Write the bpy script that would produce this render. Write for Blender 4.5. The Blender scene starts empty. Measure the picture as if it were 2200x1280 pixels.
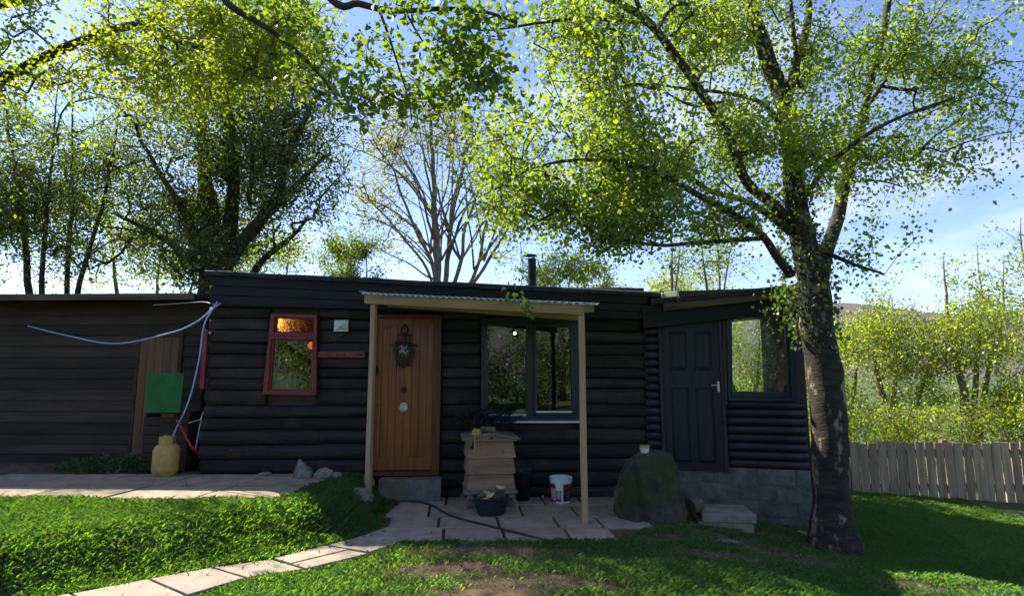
import bpy, bmesh, math, random
import numpy as np
from mathutils import Vector, Matrix, noise

random.seed(7)
rng = np.random.default_rng(11)
S = bpy.context.scene
COL = S.collection

# ------------------------------------------------------------------ camera
F = 1200.0                 # focal length in photo pixels (photo 2200 x 1280)
EYE = 1.55
PITCH = math.atan(160 / 1200)
cam_d = bpy.data.cameras.new('camera')
cam = bpy.data.objects.new('camera', cam_d)
COL.objects.link(cam)
cam.location = (0, 0, EYE)
cam.rotation_euler = (math.radians(90) + PITCH, 0, 0)
cam_d.sensor_width = 36
cam_d.lens = 36 * F / 2200
cam_d.clip_end = 6000
S.camera = cam

# ------------------------------------------------------------------ light
SUN_EL, SUN_AZ = 43.0, -54.0      # azimuth measured from +Y, negative = to the left
w = bpy.data.worlds.new('World')
S.world = w
w.use_nodes = True
nt = w.node_tree
for n in list(nt.nodes): nt.nodes.remove(n)
out = nt.nodes.new('ShaderNodeOutputWorld')
bg = nt.nodes.new('ShaderNodeBackground')
sky = nt.nodes.new('ShaderNodeTexSky')
sky.sky_type = 'NISHITA'
sky.sun_disc = False
sky.sun_elevation = math.radians(SUN_EL)
sky.sun_rotation = math.radians(SUN_AZ)
sky.altitude = 200
sky.air_density = 1.0
sky.dust_density = 0.2
sky.ozone_density = 2.6
# thin white cloud drifting low in the sky
tc = nt.nodes.new('ShaderNodeTexCoord')
mp = nt.nodes.new('ShaderNodeMapping'); mp.inputs['Scale'].default_value = (1.2, 1.2, 3.2)
mp.inputs['Location'].default_value = (0.35, 0.2, 0.1)
cn = nt.nodes.new('ShaderNodeTexNoise'); cn.inputs['Scale'].default_value = 2.0
cn.inputs['Detail'].default_value = 6; cn.inputs['Roughness'].default_value = 0.55
cr = nt.nodes.new('ShaderNodeValToRGB')
cr.color_ramp.elements[0].position = 0.54; cr.color_ramp.elements[0].color = (0, 0, 0, 1)
cr.color_ramp.elements[1].position = 0.78; cr.color_ramp.elements[1].color = (.4, .4, .4, 1)
mx = nt.nodes.new('ShaderNodeMix'); mx.data_type = 'RGBA'
mx.inputs[7].default_value = (9.5, 9.9, 10.6, 1)
nt.links.new(tc.outputs['Generated'], mp.inputs['Vector'])
nt.links.new(mp.outputs[0], cn.inputs['Vector'])
nt.links.new(cn.outputs['Fac'], cr.inputs['Fac'])
nt.links.new(cr.outputs['Color'], mx.inputs[0])
nt.links.new(sky.outputs['Color'], mx.inputs[6])
tint = nt.nodes.new('ShaderNodeMix'); tint.data_type = 'RGBA'; tint.blend_type = 'MULTIPLY'
tint.inputs[0].default_value = 1; tint.inputs[7].default_value = (.93, .88, 1.0, 1)
nt.links.new(mx.outputs[2], tint.inputs[6]); nt.links.new(tint.outputs[2], bg.inputs['Color'])
bg.inputs['Strength'].default_value = 0.063
nt.links.new(bg.outputs[0], out.inputs['Surface'])

sd = bpy.data.lights.new('sun', 'SUN')
sd.energy = 2.9; sd.angle = math.radians(0.53); sd.color = (1.0, 0.93, 0.80)
sun = bpy.data.objects.new('sun', sd); COL.objects.link(sun)
e, a = math.radians(SUN_EL), math.radians(SUN_AZ)
sdir = Vector((math.sin(a) * math.cos(e), math.cos(a) * math.cos(e), math.sin(e)))
sun.rotation_euler = sdir.to_track_quat('Z', 'Y').to_euler()
S.view_settings.view_transform = 'Standard'
S.view_settings.look = 'None'
S.view_settings.gamma = 1
S.view_settings.use_curve_mapping = False
S.view_settings.exposure = 2.05
S.render.engine = 'CYCLES'
S.cycles.use_denoising = True
S.cycles.max_bounces = 10
S.cycles.transparent_max_bounces = 16

# ------------------------------------------------------------------ helpers
def ray(px, py):
    cp, sp = math.cos(PITCH), math.sin(PITCH)
    u, v = (px - 1100) / F, (640 - py) / F
    return Vector((u, cp - v * sp, sp + v * cp))

def at(px, py, Y):
    d = ray(px, py)
    t = Y / d.y
    return Vector((d.x * t, Y, EYE + d.z * t))

def onz(px, py, z=0.0):
    d = ray(px, py)
    t = (z - EYE) / d.z
    return Vector((d.x * t, d.y * t, z))

def ss(a, b, x):
    t = np.clip((x - a) / (b - a), 0, 1)
    return t * t * (3 - 2 * t)

# ---- materials
def nodes_of(m):
    m.use_nodes = True
    t = m.node_tree
    return t, t.nodes['Principled BSDF']

def mat(name, c1, c2=None, rough=.8, scale=6, stretch=(1, 1, 1), bump=.25, bscale=None,
        spec=.3, metal=0.0, rnd=0.0, c3=None, t3=(.55, .7), s3=3.0, st3=None, detail=6, coord='Object', lo=.35, hi=.65):
    m = bpy.data.materials.new(name)
    t, p = nodes_of(m)
    L = t.links.new
    p.inputs['Roughness'].default_value = rough
    p.inputs['Specular IOR Level'].default_value = spec
    p.inputs['Metallic'].default_value = metal
    tcn = t.nodes.new('ShaderNodeTexCoord')
    oi = t.nodes.new('ShaderNodeObjectInfo')
    add = t.nodes.new('ShaderNodeVectorMath'); add.operation = 'MULTIPLY_ADD'
    add.inputs[1].default_value = (37.0, 11.0, 23.0)
    comb = t.nodes.new('ShaderNodeCombineXYZ')
    for k in range(3): L(oi.outputs['Random'], comb.inputs[k])
    L(comb.outputs[0], add.inputs[0])
    L(tcn.outputs[coord], add.inputs[2])
    mpn = t.nodes.new('ShaderNodeMapping'); mpn.inputs['Scale'].default_value = stretch
    L(add.outputs[0], mpn.inputs['Vector'])
    nz = t.nodes.new('ShaderNodeTexNoise'); nz.inputs['Scale'].default_value = scale
    nz.inputs['Detail'].default_value = detail; nz.inputs['Roughness'].default_value = .6
    L(mpn.outputs[0], nz.inputs['Vector'])
    rp = t.nodes.new('ShaderNodeValToRGB')
    rp.color_ramp.elements[0].position = lo; rp.color_ramp.elements[1].position = hi
    rp.color_ramp.elements[0].color = (*c1, 1); rp.color_ramp.elements[1].color = (*(c2 or c1), 1)
    L(nz.outputs['Fac'], rp.inputs['Fac'])
    src = rp.outputs['Color']
    if c3:
        n3 = t.nodes.new('ShaderNodeTexNoise'); n3.inputs['Scale'].default_value = s3
        n3.inputs['Detail'].default_value = 5; n3.inputs['Roughness'].default_value = .65
        if st3:
            mp3 = t.nodes.new('ShaderNodeMapping'); mp3.inputs['Scale'].default_value = st3
            L(add.outputs[0], mp3.inputs['Vector']); L(mp3.outputs[0], n3.inputs['Vector'])
        else: L(add.outputs[0], n3.inputs['Vector'])
        r3 = t.nodes.new('ShaderNodeValToRGB')
        r3.color_ramp.elements[0].position = t3[0]; r3.color_ramp.elements[1].position = t3[1]
        L(n3.outputs['Fac'], r3.inputs['Fac'])
        m3 = t.nodes.new('ShaderNodeMix'); m3.data_type = 'RGBA'
        m3.inputs[7].default_value = (*c3, 1)
        L(r3.outputs['Color'], m3.inputs[0]); L(src, m3.inputs[6])
        src = m3.outputs[2]
    if rnd:
        hv = t.nodes.new('ShaderNodeHueSaturation')
        mr = t.nodes.new('ShaderNodeMapRange')
        mr.inputs['To Min'].default_value = 1 - rnd; mr.inputs['To Max'].default_value = 1 + rnd
        L(oi.outputs['Random'], mr.inputs['Value']); L(mr.outputs[0], hv.inputs['Value'])
        L(src, hv.inputs['Color']); src = hv.outputs['Color']
    L(src, p.inputs['Base Color'])
    if bump:
        bn = t.nodes.new('ShaderNodeTexNoise'); bn.inputs['Scale'].default_value = bscale or scale * 3
        bn.inputs['Detail'].default_value = 6; bn.inputs['Roughness'].default_value = .65
        L(mpn.outputs[0], bn.inputs['Vector'])
        b = t.nodes.new('ShaderNodeBump'); b.inputs['Strength'].default_value = bump
        b.inputs['Distance'].default_value = 0.02
        L(bn.outputs['Fac'], b.inputs['Height']); L(b.outputs['Normal'], p.inputs['Normal'])
    return m

def leaf_mat(name, dif, dif2, tra, tra2, mixf=.5, gloss=.05):
    m = bpy.data.materials.new(name)
    m.use_nodes = True
    t = m.node_tree; L = t.links.new
    for n in list(t.nodes): t.nodes.remove(n)
    o = t.nodes.new('ShaderNodeOutputMaterial')
    g = t.nodes.new('ShaderNodeNewGeometry')
    def two(c, d):
        x = t.nodes.new('ShaderNodeMix'); x.data_type = 'RGBA'
        x.inputs[6].default_value = (*c, 1); x.inputs[7].default_value = (*d, 1)
        L(g.outputs['Random Per Island'], x.inputs[0]); return x.outputs[2]
    d = t.nodes.new('ShaderNodeBsdfDiffuse'); L(two(dif, dif2), d.inputs['Color'])
    tr = t.nodes.new('ShaderNodeBsdfTranslucent'); L(two(tra, tra2), tr.inputs['Color'])
    gl = t.nodes.new('ShaderNodeBsdfGlossy'); gl.inputs['Roughness'].default_value = .45
    m1 = t.nodes.new('ShaderNodeMixShader'); m1.inputs[0].default_value = mixf
    L(d.outputs[0], m1.inputs[1]); L(tr.outputs[0], m1.inputs[2])
    m2 = t.nodes.new('ShaderNodeMixShader'); m2.inputs[0].default_value = gloss
    L(m1.outputs[0], m2.inputs[1]); L(gl.outputs[0], m2.inputs[2])
    L(m2.outputs[0], o.inputs['Surface'])
    return m

def glass_mat(name, refl=.12, tint=(.8, .85, .85), rough=0.0, bump=0.0, bscale=60):
    m = bpy.data.materials.new(name)
    m.use_nodes = True
    t = m.node_tree; L = t.links.new
    for n in list(t.nodes): t.nodes.remove(n)
    o = t.nodes.new('ShaderNodeOutputMaterial')
    tr = t.nodes.new('ShaderNodeBsdfTransparent'); tr.inputs['Color'].default_value = (*tint, 1)
    gl = t.nodes.new('ShaderNodeBsdfGlossy'); gl.inputs['Roughness'].default_value = rough
    gl.inputs['Color'].default_value = (.95, .97, 1, 1)
    fr = t.nodes.new('ShaderNodeFresnel'); fr.inputs['IOR'].default_value = 1.5
    ad = t.nodes.new('ShaderNodeMath'); ad.operation = 'ADD'; ad.inputs[1].default_value = refl; ad.use_clamp = True
    L(fr.outputs[0], ad.inputs[0])
    m1 = t.nodes.new('ShaderNodeMixShader')
    L(ad.outputs[0], m1.inputs[0]); L(tr.outputs[0], m1.inputs[1]); L(gl.outputs[0], m1.inputs[2])
    L(m1.outputs[0], o.inputs['Surface'])
    n = t.nodes.new('ShaderNodeTexNoise'); n.inputs['Scale'].default_value = 1.6
    b = t.nodes.new('ShaderNodeBump'); b.inputs['Strength'].default_value = .05 + bump; b.inputs['Distance'].default_value = .02
    tcn = t.nodes.new('ShaderNodeTexCoord'); L(tcn.outputs['Object'], n.inputs['Vector'])
    L(n.outputs['Fac'], b.inputs['Height']); L(b.outputs['Normal'], gl.inputs['Normal'])
    return m

def emis(name, col, s):
    m = bpy.data.materials.new(name); t, p = nodes_of(m)
    p.inputs['Emission Color'].default_value = (*col, 1); p.inputs['Emission Strength'].default_value = s
    p.inputs['Base Color'].default_value = (*col, 1)
    return m

M = {}
M['log'] = mat('stained_log', (.013, .0115, .009), (.042, .037, .028), rough=.7, scale=3.5, stretch=(.3, 4, 4), bump=.9, bscale=14, rnd=.3, c3=(.060, .045, .028), t3=(.52, .72), s3=2.2, spec=.3)
M['blackwood'] = mat('black_stained_board', (.006, .006, .006), (.013, .013, .012), rough=.65, scale=4, stretch=(.3, 3, 3), bump=.4, bscale=20, rnd=.2, spec=.35)
M['annex'] = mat('dark_stained_half_log', (.018, .014, .016), (.034, .027, .030), rough=.5, scale=4, stretch=(.3, 3, 3), bump=.3, bscale=20, rnd=.15, spec=.45)
M['annexdoor'] = mat('charcoal_paint', (.014, .014, .015), (.022, .022, .023), rough=.55, scale=5, stretch=(3, 3, .4), bump=.15, spec=.4)
M['felt'] = mat('roof_felt', (.02, .022, .026), (.045, .05, .058), rough=.8, scale=9, bump=.5, bscale=60)
M['interior'] = mat('interior_board', (.05, .035, .025), (.09, .06, .04), rough=.8, scale=3)
M['pine'] = mat('weathered_pine', (.33, .215, .11), (.50, .345, .19), rough=.75, scale=3, stretch=(4, 4, .25), bump=.3, bscale=12, c3=(.10, .075, .04), t3=(.7, .78), s3=9)
M['pine_h'] = mat('weathered_pine_beam', (.27, .175, .08), (.42, .285, .14), rough=.75, scale=3, stretch=(.25, 4, 4), bump=.3, bscale=12, c3=(.10, .07, .03), t3=(.7, .78), s3=9)
M['door'] = mat('varnished_oak', (.17, .046, .009), (.32, .105, .018), rough=.42, scale=5, stretch=(5, 5, .22), bump=.2, bscale=14, rnd=.12, c3=(.13, .045, .016), t3=(.5, .75), s3=2.2, spec=.45)
M['doorframe'] = mat('dark_oak_frame', (.075, .032, .016), (.14, .065, .03), rough=.55, scale=5, stretch=(5, 5, .25))
M['redframe'] = mat('dark_red_paint', (.15, .014, .018), (.24, .028, .03), rough=.45, scale=7, bump=.2, c3=(.10, .02, .02), t3=(.55, .7), s3=6, spec=.45)
M['blueframe'] = mat('dark_blue_grey_paint', (.007, .014, .020), (.012, .021, .028), rough=.4, scale=5, bump=.08, spec=.5)
M['white'] = mat('white_sill', (.5, .52, .52), (.7, .72, .72), rough=.5, scale=8, bump=.1)
M['signred'] = mat('sign_wood', (.17, .045, .03), (.27, .075, .045), rough=.6, scale=6, stretch=(.4, 3, 3))
M['signcarve'] = mat('sign_carving', (.05, .012, .009), (.075, .018, .012), rough=.7)
M['iron'] = mat('black_iron', (.012, .012, .014), (.03, .03, .033), rough=.5, scale=20, metal=.4, bump=.2)
M['steel'] = mat('brushed_steel', (.55, .55, .54), (.7, .7, .68), rough=.3, metal=.9, bump=.05)
M['lampglass'] = mat('ribbed_lamp_glass', (.45, .5, .42), (.62, .68, .55), rough=.25, scale=30, bump=.1, spec=.6)
M['lampframe'] = mat('lamp_casting', (.02, .035, .035), (.04, .06, .06), rough=.5)
M['cream'] = mat('cream_plastic', (.50, .48, .30), (.62, .60, .42), rough=.45, scale=6, bump=.05)
M['concrete'] = mat('mossy_concrete', (.10, .105, .085), (.19, .185, .15), rough=.9, scale=7, bump=.5, bscale=30, c3=(.09, .12, .04), t3=(.5, .7), s3=3, rnd=.12)
M['slabstone'] = mat('pale_mossy_slab', (.20, .19, .14), (.33, .31, .23), rough=.9, scale=8, bump=.5, bscale=30, c3=(.16, .18, .06), t3=(.5, .7), s3=4)
M['block'] = mat('concrete_block', (.105, .105, .09), (.20, .20, .17), rough=.95, scale=8, bump=.9, bscale=35, rnd=.16, c3=(.06, .075, .06), t3=(.5, .7), s3=2.5)
M['mortar'] = mat('mortar', (.12, .12, .10), (.17, .17, .15), rough=.95)
M['slab'] = mat('paving_slab', (.27, .205, .14), (.40, .31, .215), rough=.9, scale=5, bump=.35, bscale=40, rnd=.14, c3=(.17, .165, .10), t3=(.55, .75), s3=3.5)
M['pathslab'] = mat('path_slab', (.29, .235, .185), (.39, .32, .25), rough=.9, scale=5, bump=.35, bscale=40, rnd=.10, c3=(.24, .21, .15), t3=(.58, .8), s3=4)
M['soil'] = mat('soil', (.07, .043, .026), (.19, .12, .072), rough=1, scale=9, bump=.9, bscale=45, c3=(.03, .05, .015), t3=(.5, .65), s3=1.1)
M['meadow'] = mat('meadow_turf', (.04, .075, .02), (.085, .12, .035), rough=1, scale=3, bump=.8, bscale=30, c3=(.12, .11, .05), t3=(.55, .75), s3=.6)
M['rock'] = mat('mossy_rock', (.03, .027, .02), (.12, .108, .085), rough=.95, scale=4, bump=1.0, bscale=16, c3=(.045, .048, .012), t3=(.42, .60), s3=3.4)
M['greyrock'] = mat('grey_stone', (.13, .125, .09), (.30, .28, .22), rough=.9, scale=6, bump=.8, bscale=20, c3=(.09, .12, .03), t3=(.5, .7), s3=4)
M['hive'] = mat('weathered_cedar', (.24, .135, .08), (.38, .235, .14), rough=.85, scale=4, stretch=(.35, 3, 4), bump=.4, bscale=16, rnd=.08, c3=(.13, .10, .075), t3=(.55, .75), s3=4)
M['hiveroof'] = mat('grey_hive_roof', (.13, .13, .10), (.22, .22, .17), rough=.8, scale=5, bump=.3)
M['splitlog'] = mat('split_firewood', (.42, .26, .11), (.62, .42, .21), rough=.85, scale=7, stretch=(1, 4, 4), bump=.3)
M['bark'] = mat('firewood_bark', (.10, .07, .045), (.2, .15, .10), rough=.9, scale=12, bump=.6)
M['orange'] = mat('rotten_orange_wood', (.42, .22, .04), (.6, .36, .10), rough=.9, scale=14, bump=.6)
M['basket'] = mat('black_wicker', (.010, .010, .014), (.022, .022, .028), rough=.5, scale=20, bump=.4)
M['blackplastic'] = mat('black_plastic', (.012, .013, .018), (.018, .02, .026), rough=.35, scale=5, bump=.05, spec=.5)
M['bin_liner'] = mat('crumpled_liner', (.25, .27, .28), (.4, .42, .42), rough=.4, scale=5)
M['tubwhite'] = mat('tub_white_plastic', (.62, .66, .62), (.74, .78, .74), rough=.35, scale=6, bump=.03, spec=.5)
M['tubred'] = mat('tub_red_print', (.26, .015, .02), (.30, .02, .025), rough=.4, bump=0)
M['tubpink'] = mat('tub_pink_print', (.42, .3, .33), (.48, .36, .38), rough=.4, bump=0)
M['tubblack'] = mat('tub_black_print', (.012, .012, .03), (.016, .016, .04), rough=.4, bump=0)
M['mat_green'] = mat('green_doormat', (.012, .05, .033), (.02, .075, .05), rough=.95, scale=60, bump=.6, bscale=120)
M['hose'] = mat('black_hose', (.012, .012, .013), (.02, .02, .02), rough=.45, spec=.5)
M['bluehose'] = mat('pale_blue_hose', (.28, .34, .55), (.38, .45, .66), rough=.35, spec=.5)
M['greycable'] = mat('grey_cable', (.3, .31, .33), (.4, .41, .43), rough=.4)
M['redhose'] = mat('red_hose', (.30, .02, .015), (.4, .035, .02), rough=.35)
M['greenboard'] = mat('green_painted_board', (.006, .10, .018), (.012, .16, .03), rough=.5, scale=5, bump=.3, c3=(.03, .08, .03), t3=(.55, .8), s3=5)
M['gas'] = mat('yellow_gas_bottle', (.42, .27, .06), (.56, .38, .12), rough=.45, scale=9, bump=.1, c3=(.3, .2, .1), t3=(.6, .75), s3=8)
M['shedwood'] = mat('shed_board', (.032, .022, .014), (.07, .048, .032), rough=.8, scale=4, stretch=(.3, 3, 3), bump=.4, bscale=18, rnd=.3)
M['sheddoor'] = mat('shed_door_wood', (.13, .075, .04), (.20, .12, .065), rough=.75, scale=4, stretch=(4, 4, .3), rnd=.15)
M['oldbeam'] = mat('old_weathered_beam', (.06, .045, .03), (.17, .13, .085), rough=.85, scale=4, stretch=(.3, 3, 3), bump=.7, bscale=16)
M['fence'] = mat('fence_board', (.22, .16, .10), (.42, .31, .20), rough=.8, scale=4, stretch=(4, 4, .3), rnd=.18)
M['hill'] = mat('moorland', (.085, .07, .08), (.14, .11, .11), rough=1, scale=.012, bump=0, c3=(.08, .11, .05), t3=(.5, .6), s3=.006)
M['chips'] = mat('wood_chip', (.16, .10, .06), (.36, .25, .16), rough=.9, scale=2.2, coord='Object', bump=0)
M['birchbark'] = mat('birch_bark', (.018, .015, .012), (.055, .045, .032), rough=.85, scale=6, bump=1.0, bscale=14, c3=(.27, .20, .12), t3=(.56, .63), s3=4.2, st3=(1.6, 1.6, .8), stretch=(1, 1, 3))
M['limbbark'] = mat('dark_limb_bark', (.022, .017, .014), (.07, .055, .042), rough=.85, scale=8, bump=.7, bscale=18, c3=(.25, .20, .15), t3=(.62, .70), s3=3)
M['darkbark'] = mat('dark_bark', (.028, .022, .015), (.075, .06, .042), rough=.9, scale=6, bump=.6)
M['greybark'] = mat('grey_bark', (.15, .115, .085), (.30, .235, .18), rough=.9, scale=6, bump=.5)
M['stem'] = mat('twig_bark', (.035, .026, .018), (.07, .05, .035), rough=.85, bump=0)
M['cup'] = mat('pink_pottery', (.45, .27, .24), (.55, .34, .30), rough=.5, bump=0)
M['bluecup'] = mat('dark_blue_pottery', (.05, .06, .11), (.07, .085, .15), rough=.4, bump=0)
M['dry'] = mat('dried_wreath', (.02, .018, .02), (.07, .06, .065), rough=.8, scale=30)
M['glass'] = glass_mat('window_glass', refl=.06, tint=(.72, .78, .78))
M['clearglass'] = glass_mat('clear_window_glass', refl=.03, tint=(.96, .98, .98))
# bubbly obscured glass
m = bpy.data.materials.new('obscured_glass'); m.use_nodes = True
t = m.node_tree; p = t.nodes['Principled BSDF']
p.inputs['Transmission Weight'].default_value = 1; p.inputs['Roughness'].default_value = .22
p.inputs['Base Color'].default_value = (.85, .75, .6, 1); p.inputs['IOR'].default_value = 1.25
v = t.nodes.new('ShaderNodeTexVoronoi'); v.inputs['Scale'].default_value = 75
tcn = t.nodes.new('ShaderNodeTexCoord'); t.links.new(tcn.outputs['Object'], v.inputs['Vector'])
b = t.nodes.new('ShaderNodeBump'); b.inputs['Strength'].default_value = 1; b.inputs['Distance'].default_value = .03
t.links.new(v.outputs['Distance'], b.inputs['Height']); t.links.new(b.outputs['Normal'], p.inputs['Normal'])
M['obscured'] = m
# translucent corrugated sheet
m = bpy.data.materials.new('corrugated_plastic'); m.use_nodes = True
t = m.node_tree
for n in list(t.nodes): t.nodes.remove(n)
o = t.nodes.new('ShaderNodeOutputMaterial'); d = t.nodes.new('ShaderNodeBsdfDiffuse'); d.inputs[0].default_value = (.62, .64, .66, 1)
tr = t.nodes.new('ShaderNodeBsdfTranslucent'); tr.inputs[0].default_value = (.6, .6, .6, 1)
gl = t.nodes.new('ShaderNodeBsdfGlossy'); gl.inputs['Roughness'].default_value = .2
a1 = t.nodes.new('ShaderNodeMixShader'); a1.inputs[0].default_value = .45
a2 = t.nodes.new('ShaderNodeMixShader'); a2.inputs[0].default_value = .15
t.links.new(d.outputs[0], a1.inputs[1]); t.links.new(tr.outputs[0], a1.inputs[2])
t.links.new(a1.outputs[0], a2.inputs[1]); t.links.new(gl.outputs[0], a2.inputs[2]); t.links.new(a2.outputs[0], o.inputs[0])
M['corrugated'] = m
M['bulb'] = emis('warm_bulb', (1, .72, .38), 5)
M['lampshade_lit'] = emis('lit_orange_shade', (1, .42, .09), 2.4)
M['redglow'] = emis('lit_red_shade', (1, .12, .03), .35)

# leaves
M['lf_birch'] = leaf_mat('birch_leaf', (.045, .10, .025), (.075, .14, .03), (.30, .48, .02), (.56, .67, .03), .55)
M['lf_near'] = leaf_mat('near_birch_leaf', (.035, .07, .015), (.05, .09, .015), (.17, .33, .01), (.40, .54, .02), .5)
M['lf_dark'] = leaf_mat('dark_tree_leaf', (.045, .078, .025), (.07, .105, .03), (.18, .28, .02), (.36, .46, .03), .5)
M['lf_yellow'] = leaf_mat('spring_leaf', (.075, .12, .02), (.12, .15, .022), (.40, .54, .02), (.62, .68, .03), .55)
M['lf_sparse'] = leaf_mat('pale_spring_leaf', (.09, .13, .03), (.15, .15, .04), (.40, .48, .05), (.60, .56, .08), .55)
M['lf_hedge'] = leaf_mat('hedge_leaf', (.07, .12, .02), (.12, .16, .025), (.38, .52, .02), (.60, .66, .03), .58)
M['lf_ivy'] = leaf_mat('ivy_leaf', (.03, .065, .015), (.05, .09, .02), (.12, .26, .015), (.25, .40, .02), .4, .08)
M['lf_low'] = leaf_mat('weed_leaf', (.03, .07, .025), (.05, .10, .03), (.08, .18, .03), (.14, .26, .03), .4)
M['lf_fir'] = leaf_mat('fir_needle', (.012, .022, .022), (.022, .035, .034), (.01, .02, .015), (.02, .03, .02), .2)
M['grass'] = leaf_mat('grass_blade', (.085, .27, .11), (.20, .40, .18), (.24, .52, .03), (.50, .72, .04), .42)
M['straw'] = leaf_mat('straw_blade', (.28, .22, .11), (.42, .35, .20), (.3, .25, .1), (.4, .35, .2), .3)

# ---- objects
def tag(o, label=None, cat=None, group=None, kind=None):
    if label: o['label'] = label
    if cat: o['category'] = cat
    if group: o['group'] = group
    if kind: o['kind'] = kind
    return o

def empty(name, loc=(0, 0, 0), rz=0.0, label=None, cat=None, group=None, parent=None):
    o = bpy.data.objects.new(name, None)
    COL.objects.link(o); o.location = loc; o.rotation_euler = (0, 0, rz)
    o.empty_display_size = .1
    if parent: o.parent = parent
    return tag(o, label, cat, group)

class MB:
    def __init__(s): s.v = []; s.f = []
    def add(s, vs, fs):
        n = len(s.v); s.v += [tuple(x) for x in vs]; s.f += [tuple(i + n for i in f) for f in fs]; return s
    def box(s, x0, x1, y0, y1, z0, z1, mtx=None):
        vs = [Vector(c) for c in ((x0, y0, z0), (x1, y0, z0), (x1, y1, z0), (x0, y1, z0), (x0, y0, z1), (x1, y0, z1), (x1, y1, z1), (x0, y1, z1))]
        if mtx: vs = [mtx @ q for q in vs]
        return s.add(vs, [(0, 3, 2, 1), (4, 5, 6, 7), (0, 1, 5, 4), (1, 2, 6, 5), (2, 3, 7, 6), (3, 0, 4, 7)])
    def prism(s, q, y0, y1):
        """polygon q of (x,z), counter clockwise seen from -y, extruded from y0 (front) to y1"""
        n = len(q)
        vs = [(a[0], y0, a[1]) for a in q] + [(a[0], y1, a[1]) for a in q]
        fs = [tuple(range(n)), tuple(range(2 * n - 1, n - 1, -1))]
        fs += [((i + 1) % n, i, i + n, (i + 1) % n + n) for i in range(n)]
        return s.add(vs, fs)
    def slab(s, q, z0, z1):
        n = len(q)
        vs = [(a[0], a[1], z0) for a in q] + [(a[0], a[1], z1) for a in q]
        fs = [tuple(range(n - 1, -1, -1)), tuple(range(n, 2 * n))] + [(i, (i + 1) % n, (i + 1) % n + n, i + n) for i in range(n)]
        return s.add(vs, fs)
    def tube(s, pts, rs, n=8, cap=True):
        pts = [Vector(q) for q in pts]
        if not hasattr(rs, '__len__'): rs = [rs] * len(pts)
        ref = None; rings = []
        b0 = len(s.v)
        for i, q in enumerate(pts):
            d = (pts[min(i + 1, len(pts) - 1)] - pts[max(i - 1, 0)])
            if d.length < 1e-9: d = Vector((0, 0, 1))
            d.normalize()
            if ref is None:
                ref = d.orthogonal().normalized()
            ref = (ref - d * ref.dot(d))
            ref = ref.normalized() if ref.length > 1e-6 else d.orthogonal().normalized()
            bi = d.cross(ref)
            for k in range(n):
                an = 2 * math.pi * k / n
                s.v.append(tuple(q + (ref * math.cos(an) + bi * math.sin(an)) * rs[i]))
        for i in range(len(pts) - 1):
            for k in range(n):
                a_ = b0 + i * n + k; b_ = b0 + i * n + (k + 1) % n
                s.f.append((a_, b_, b_ + n, a_ + n))
        if cap:
            s.f.append(tuple(b0 + k for k in range(n - 1, -1, -1)))
            e_ = b0 + (len(pts) - 1) * n
            s.f.append(tuple(e_ + k for k in range(n)))
        return s
    def lathe(s, prof, n=24, c=(0, 0), mtx=None, a0=0, a1=2 * math.pi):
        full = abs(a1 - a0 - 2 * math.pi) < 1e-6
        m_ = n if full else n + 1
        vs = []
        for r, z in prof:
            for k in range(m_):
                an = a0 + (a1 - a0) * k / n
                q = Vector((c[0] + r * math.cos(an), c[1] + r * math.sin(an), z))
                vs.append(mtx @ q if mtx else q)
        fs = []
        for i in range(len(prof) - 1):
            for k in range(n):
                k2 = (k + 1) % m_ if full else k + 1
                fs.append((i * m_ + k, i * m_ + k2, (i + 1) * m_ + k2, (i + 1) * m_ + k))
        return s.add(vs, fs)
    def build(s, name, m, parent=None, smooth=False, bevel=0, label=None, cat=None, group=None, kind=None, loc=None, rot=None):
        me = bpy.data.meshes.new(name); me.from_pydata(s.v, [], s.f); me.update()
        if bevel:
            bm = bmesh.new(); bm.from_mesh(me)
            bmesh.ops.recalc_face_normals(bm, faces=bm.faces)
            es = [e_ for e_ in bm.edges if len(e_.link_faces) == 2 and e_.calc_face_angle(0) > .6]
            bmesh.ops.bevel(bm, geom=es, offset=bevel, segments=2, affect='EDGES', profile=.6, clamp_overlap=True)
            bm.to_mesh(me); bm.free()
        me.materials.append(m)
        if smooth:
            me.polygons.foreach_set('use_smooth', [True] * len(me.polygons))
        o = bpy.data.objects.new(name, me); COL.objects.link(o)
        if parent: o.parent = parent
        if loc is not None: o.location = loc
        if rot is not None: o.rotation_euler = rot
        return tag(o, label, cat, group, kind)

def quads_object(name, V, nper, m, parent=None, smooth=False, **kw):
    """V: (N*nper,3) vertices, every nper of them one face"""
    N = len(V) // nper
    me = bpy.data.meshes.new(name)
    me.vertices.add(len(V)); me.vertices.foreach_set('co', V.astype(np.float32).ravel())
    me.loops.add(len(V)); me.loops.foreach_set('vertex_index', np.arange(len(V), dtype=np.int32))
    me.polygons.add(N)
    me.polygons.foreach_set('loop_start', np.arange(0, len(V), nper, dtype=np.int32))
    me.polygons.foreach_set('loop_total', np.full(N, nper, dtype=np.int32))
    me.update(calc_edges=True)
    me.materials.append(m)
    o = bpy.data.objects.new(name, me); COL.objects.link(o)
    if parent: o.parent = parent
    return tag(o, **kw)

def catmull(pts, n=6):
    P = [Vector(p_) for p_ in pts]
    P = [P[0] * 2 - P[1]] + P + [P[-1] * 2 - P[-2]]
    o = []
    for i in range(1, len(P) - 2):
        for k in range(n):
            t_ = k / n
            a_, b_, c_, d_ = P[i - 1], P[i], P[i + 1], P[i + 2]
            o.append(.5 * ((2 * b_) + (c_ - a_) * t_ + (2 * a_ - 5 * b_ + 4 * c_ - d_) * t_ ** 2 + (3 * b_ - a_ - 3 * c_ + d_) * t_ ** 3))
    o.append(P[-2].copy())
    return o

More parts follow.
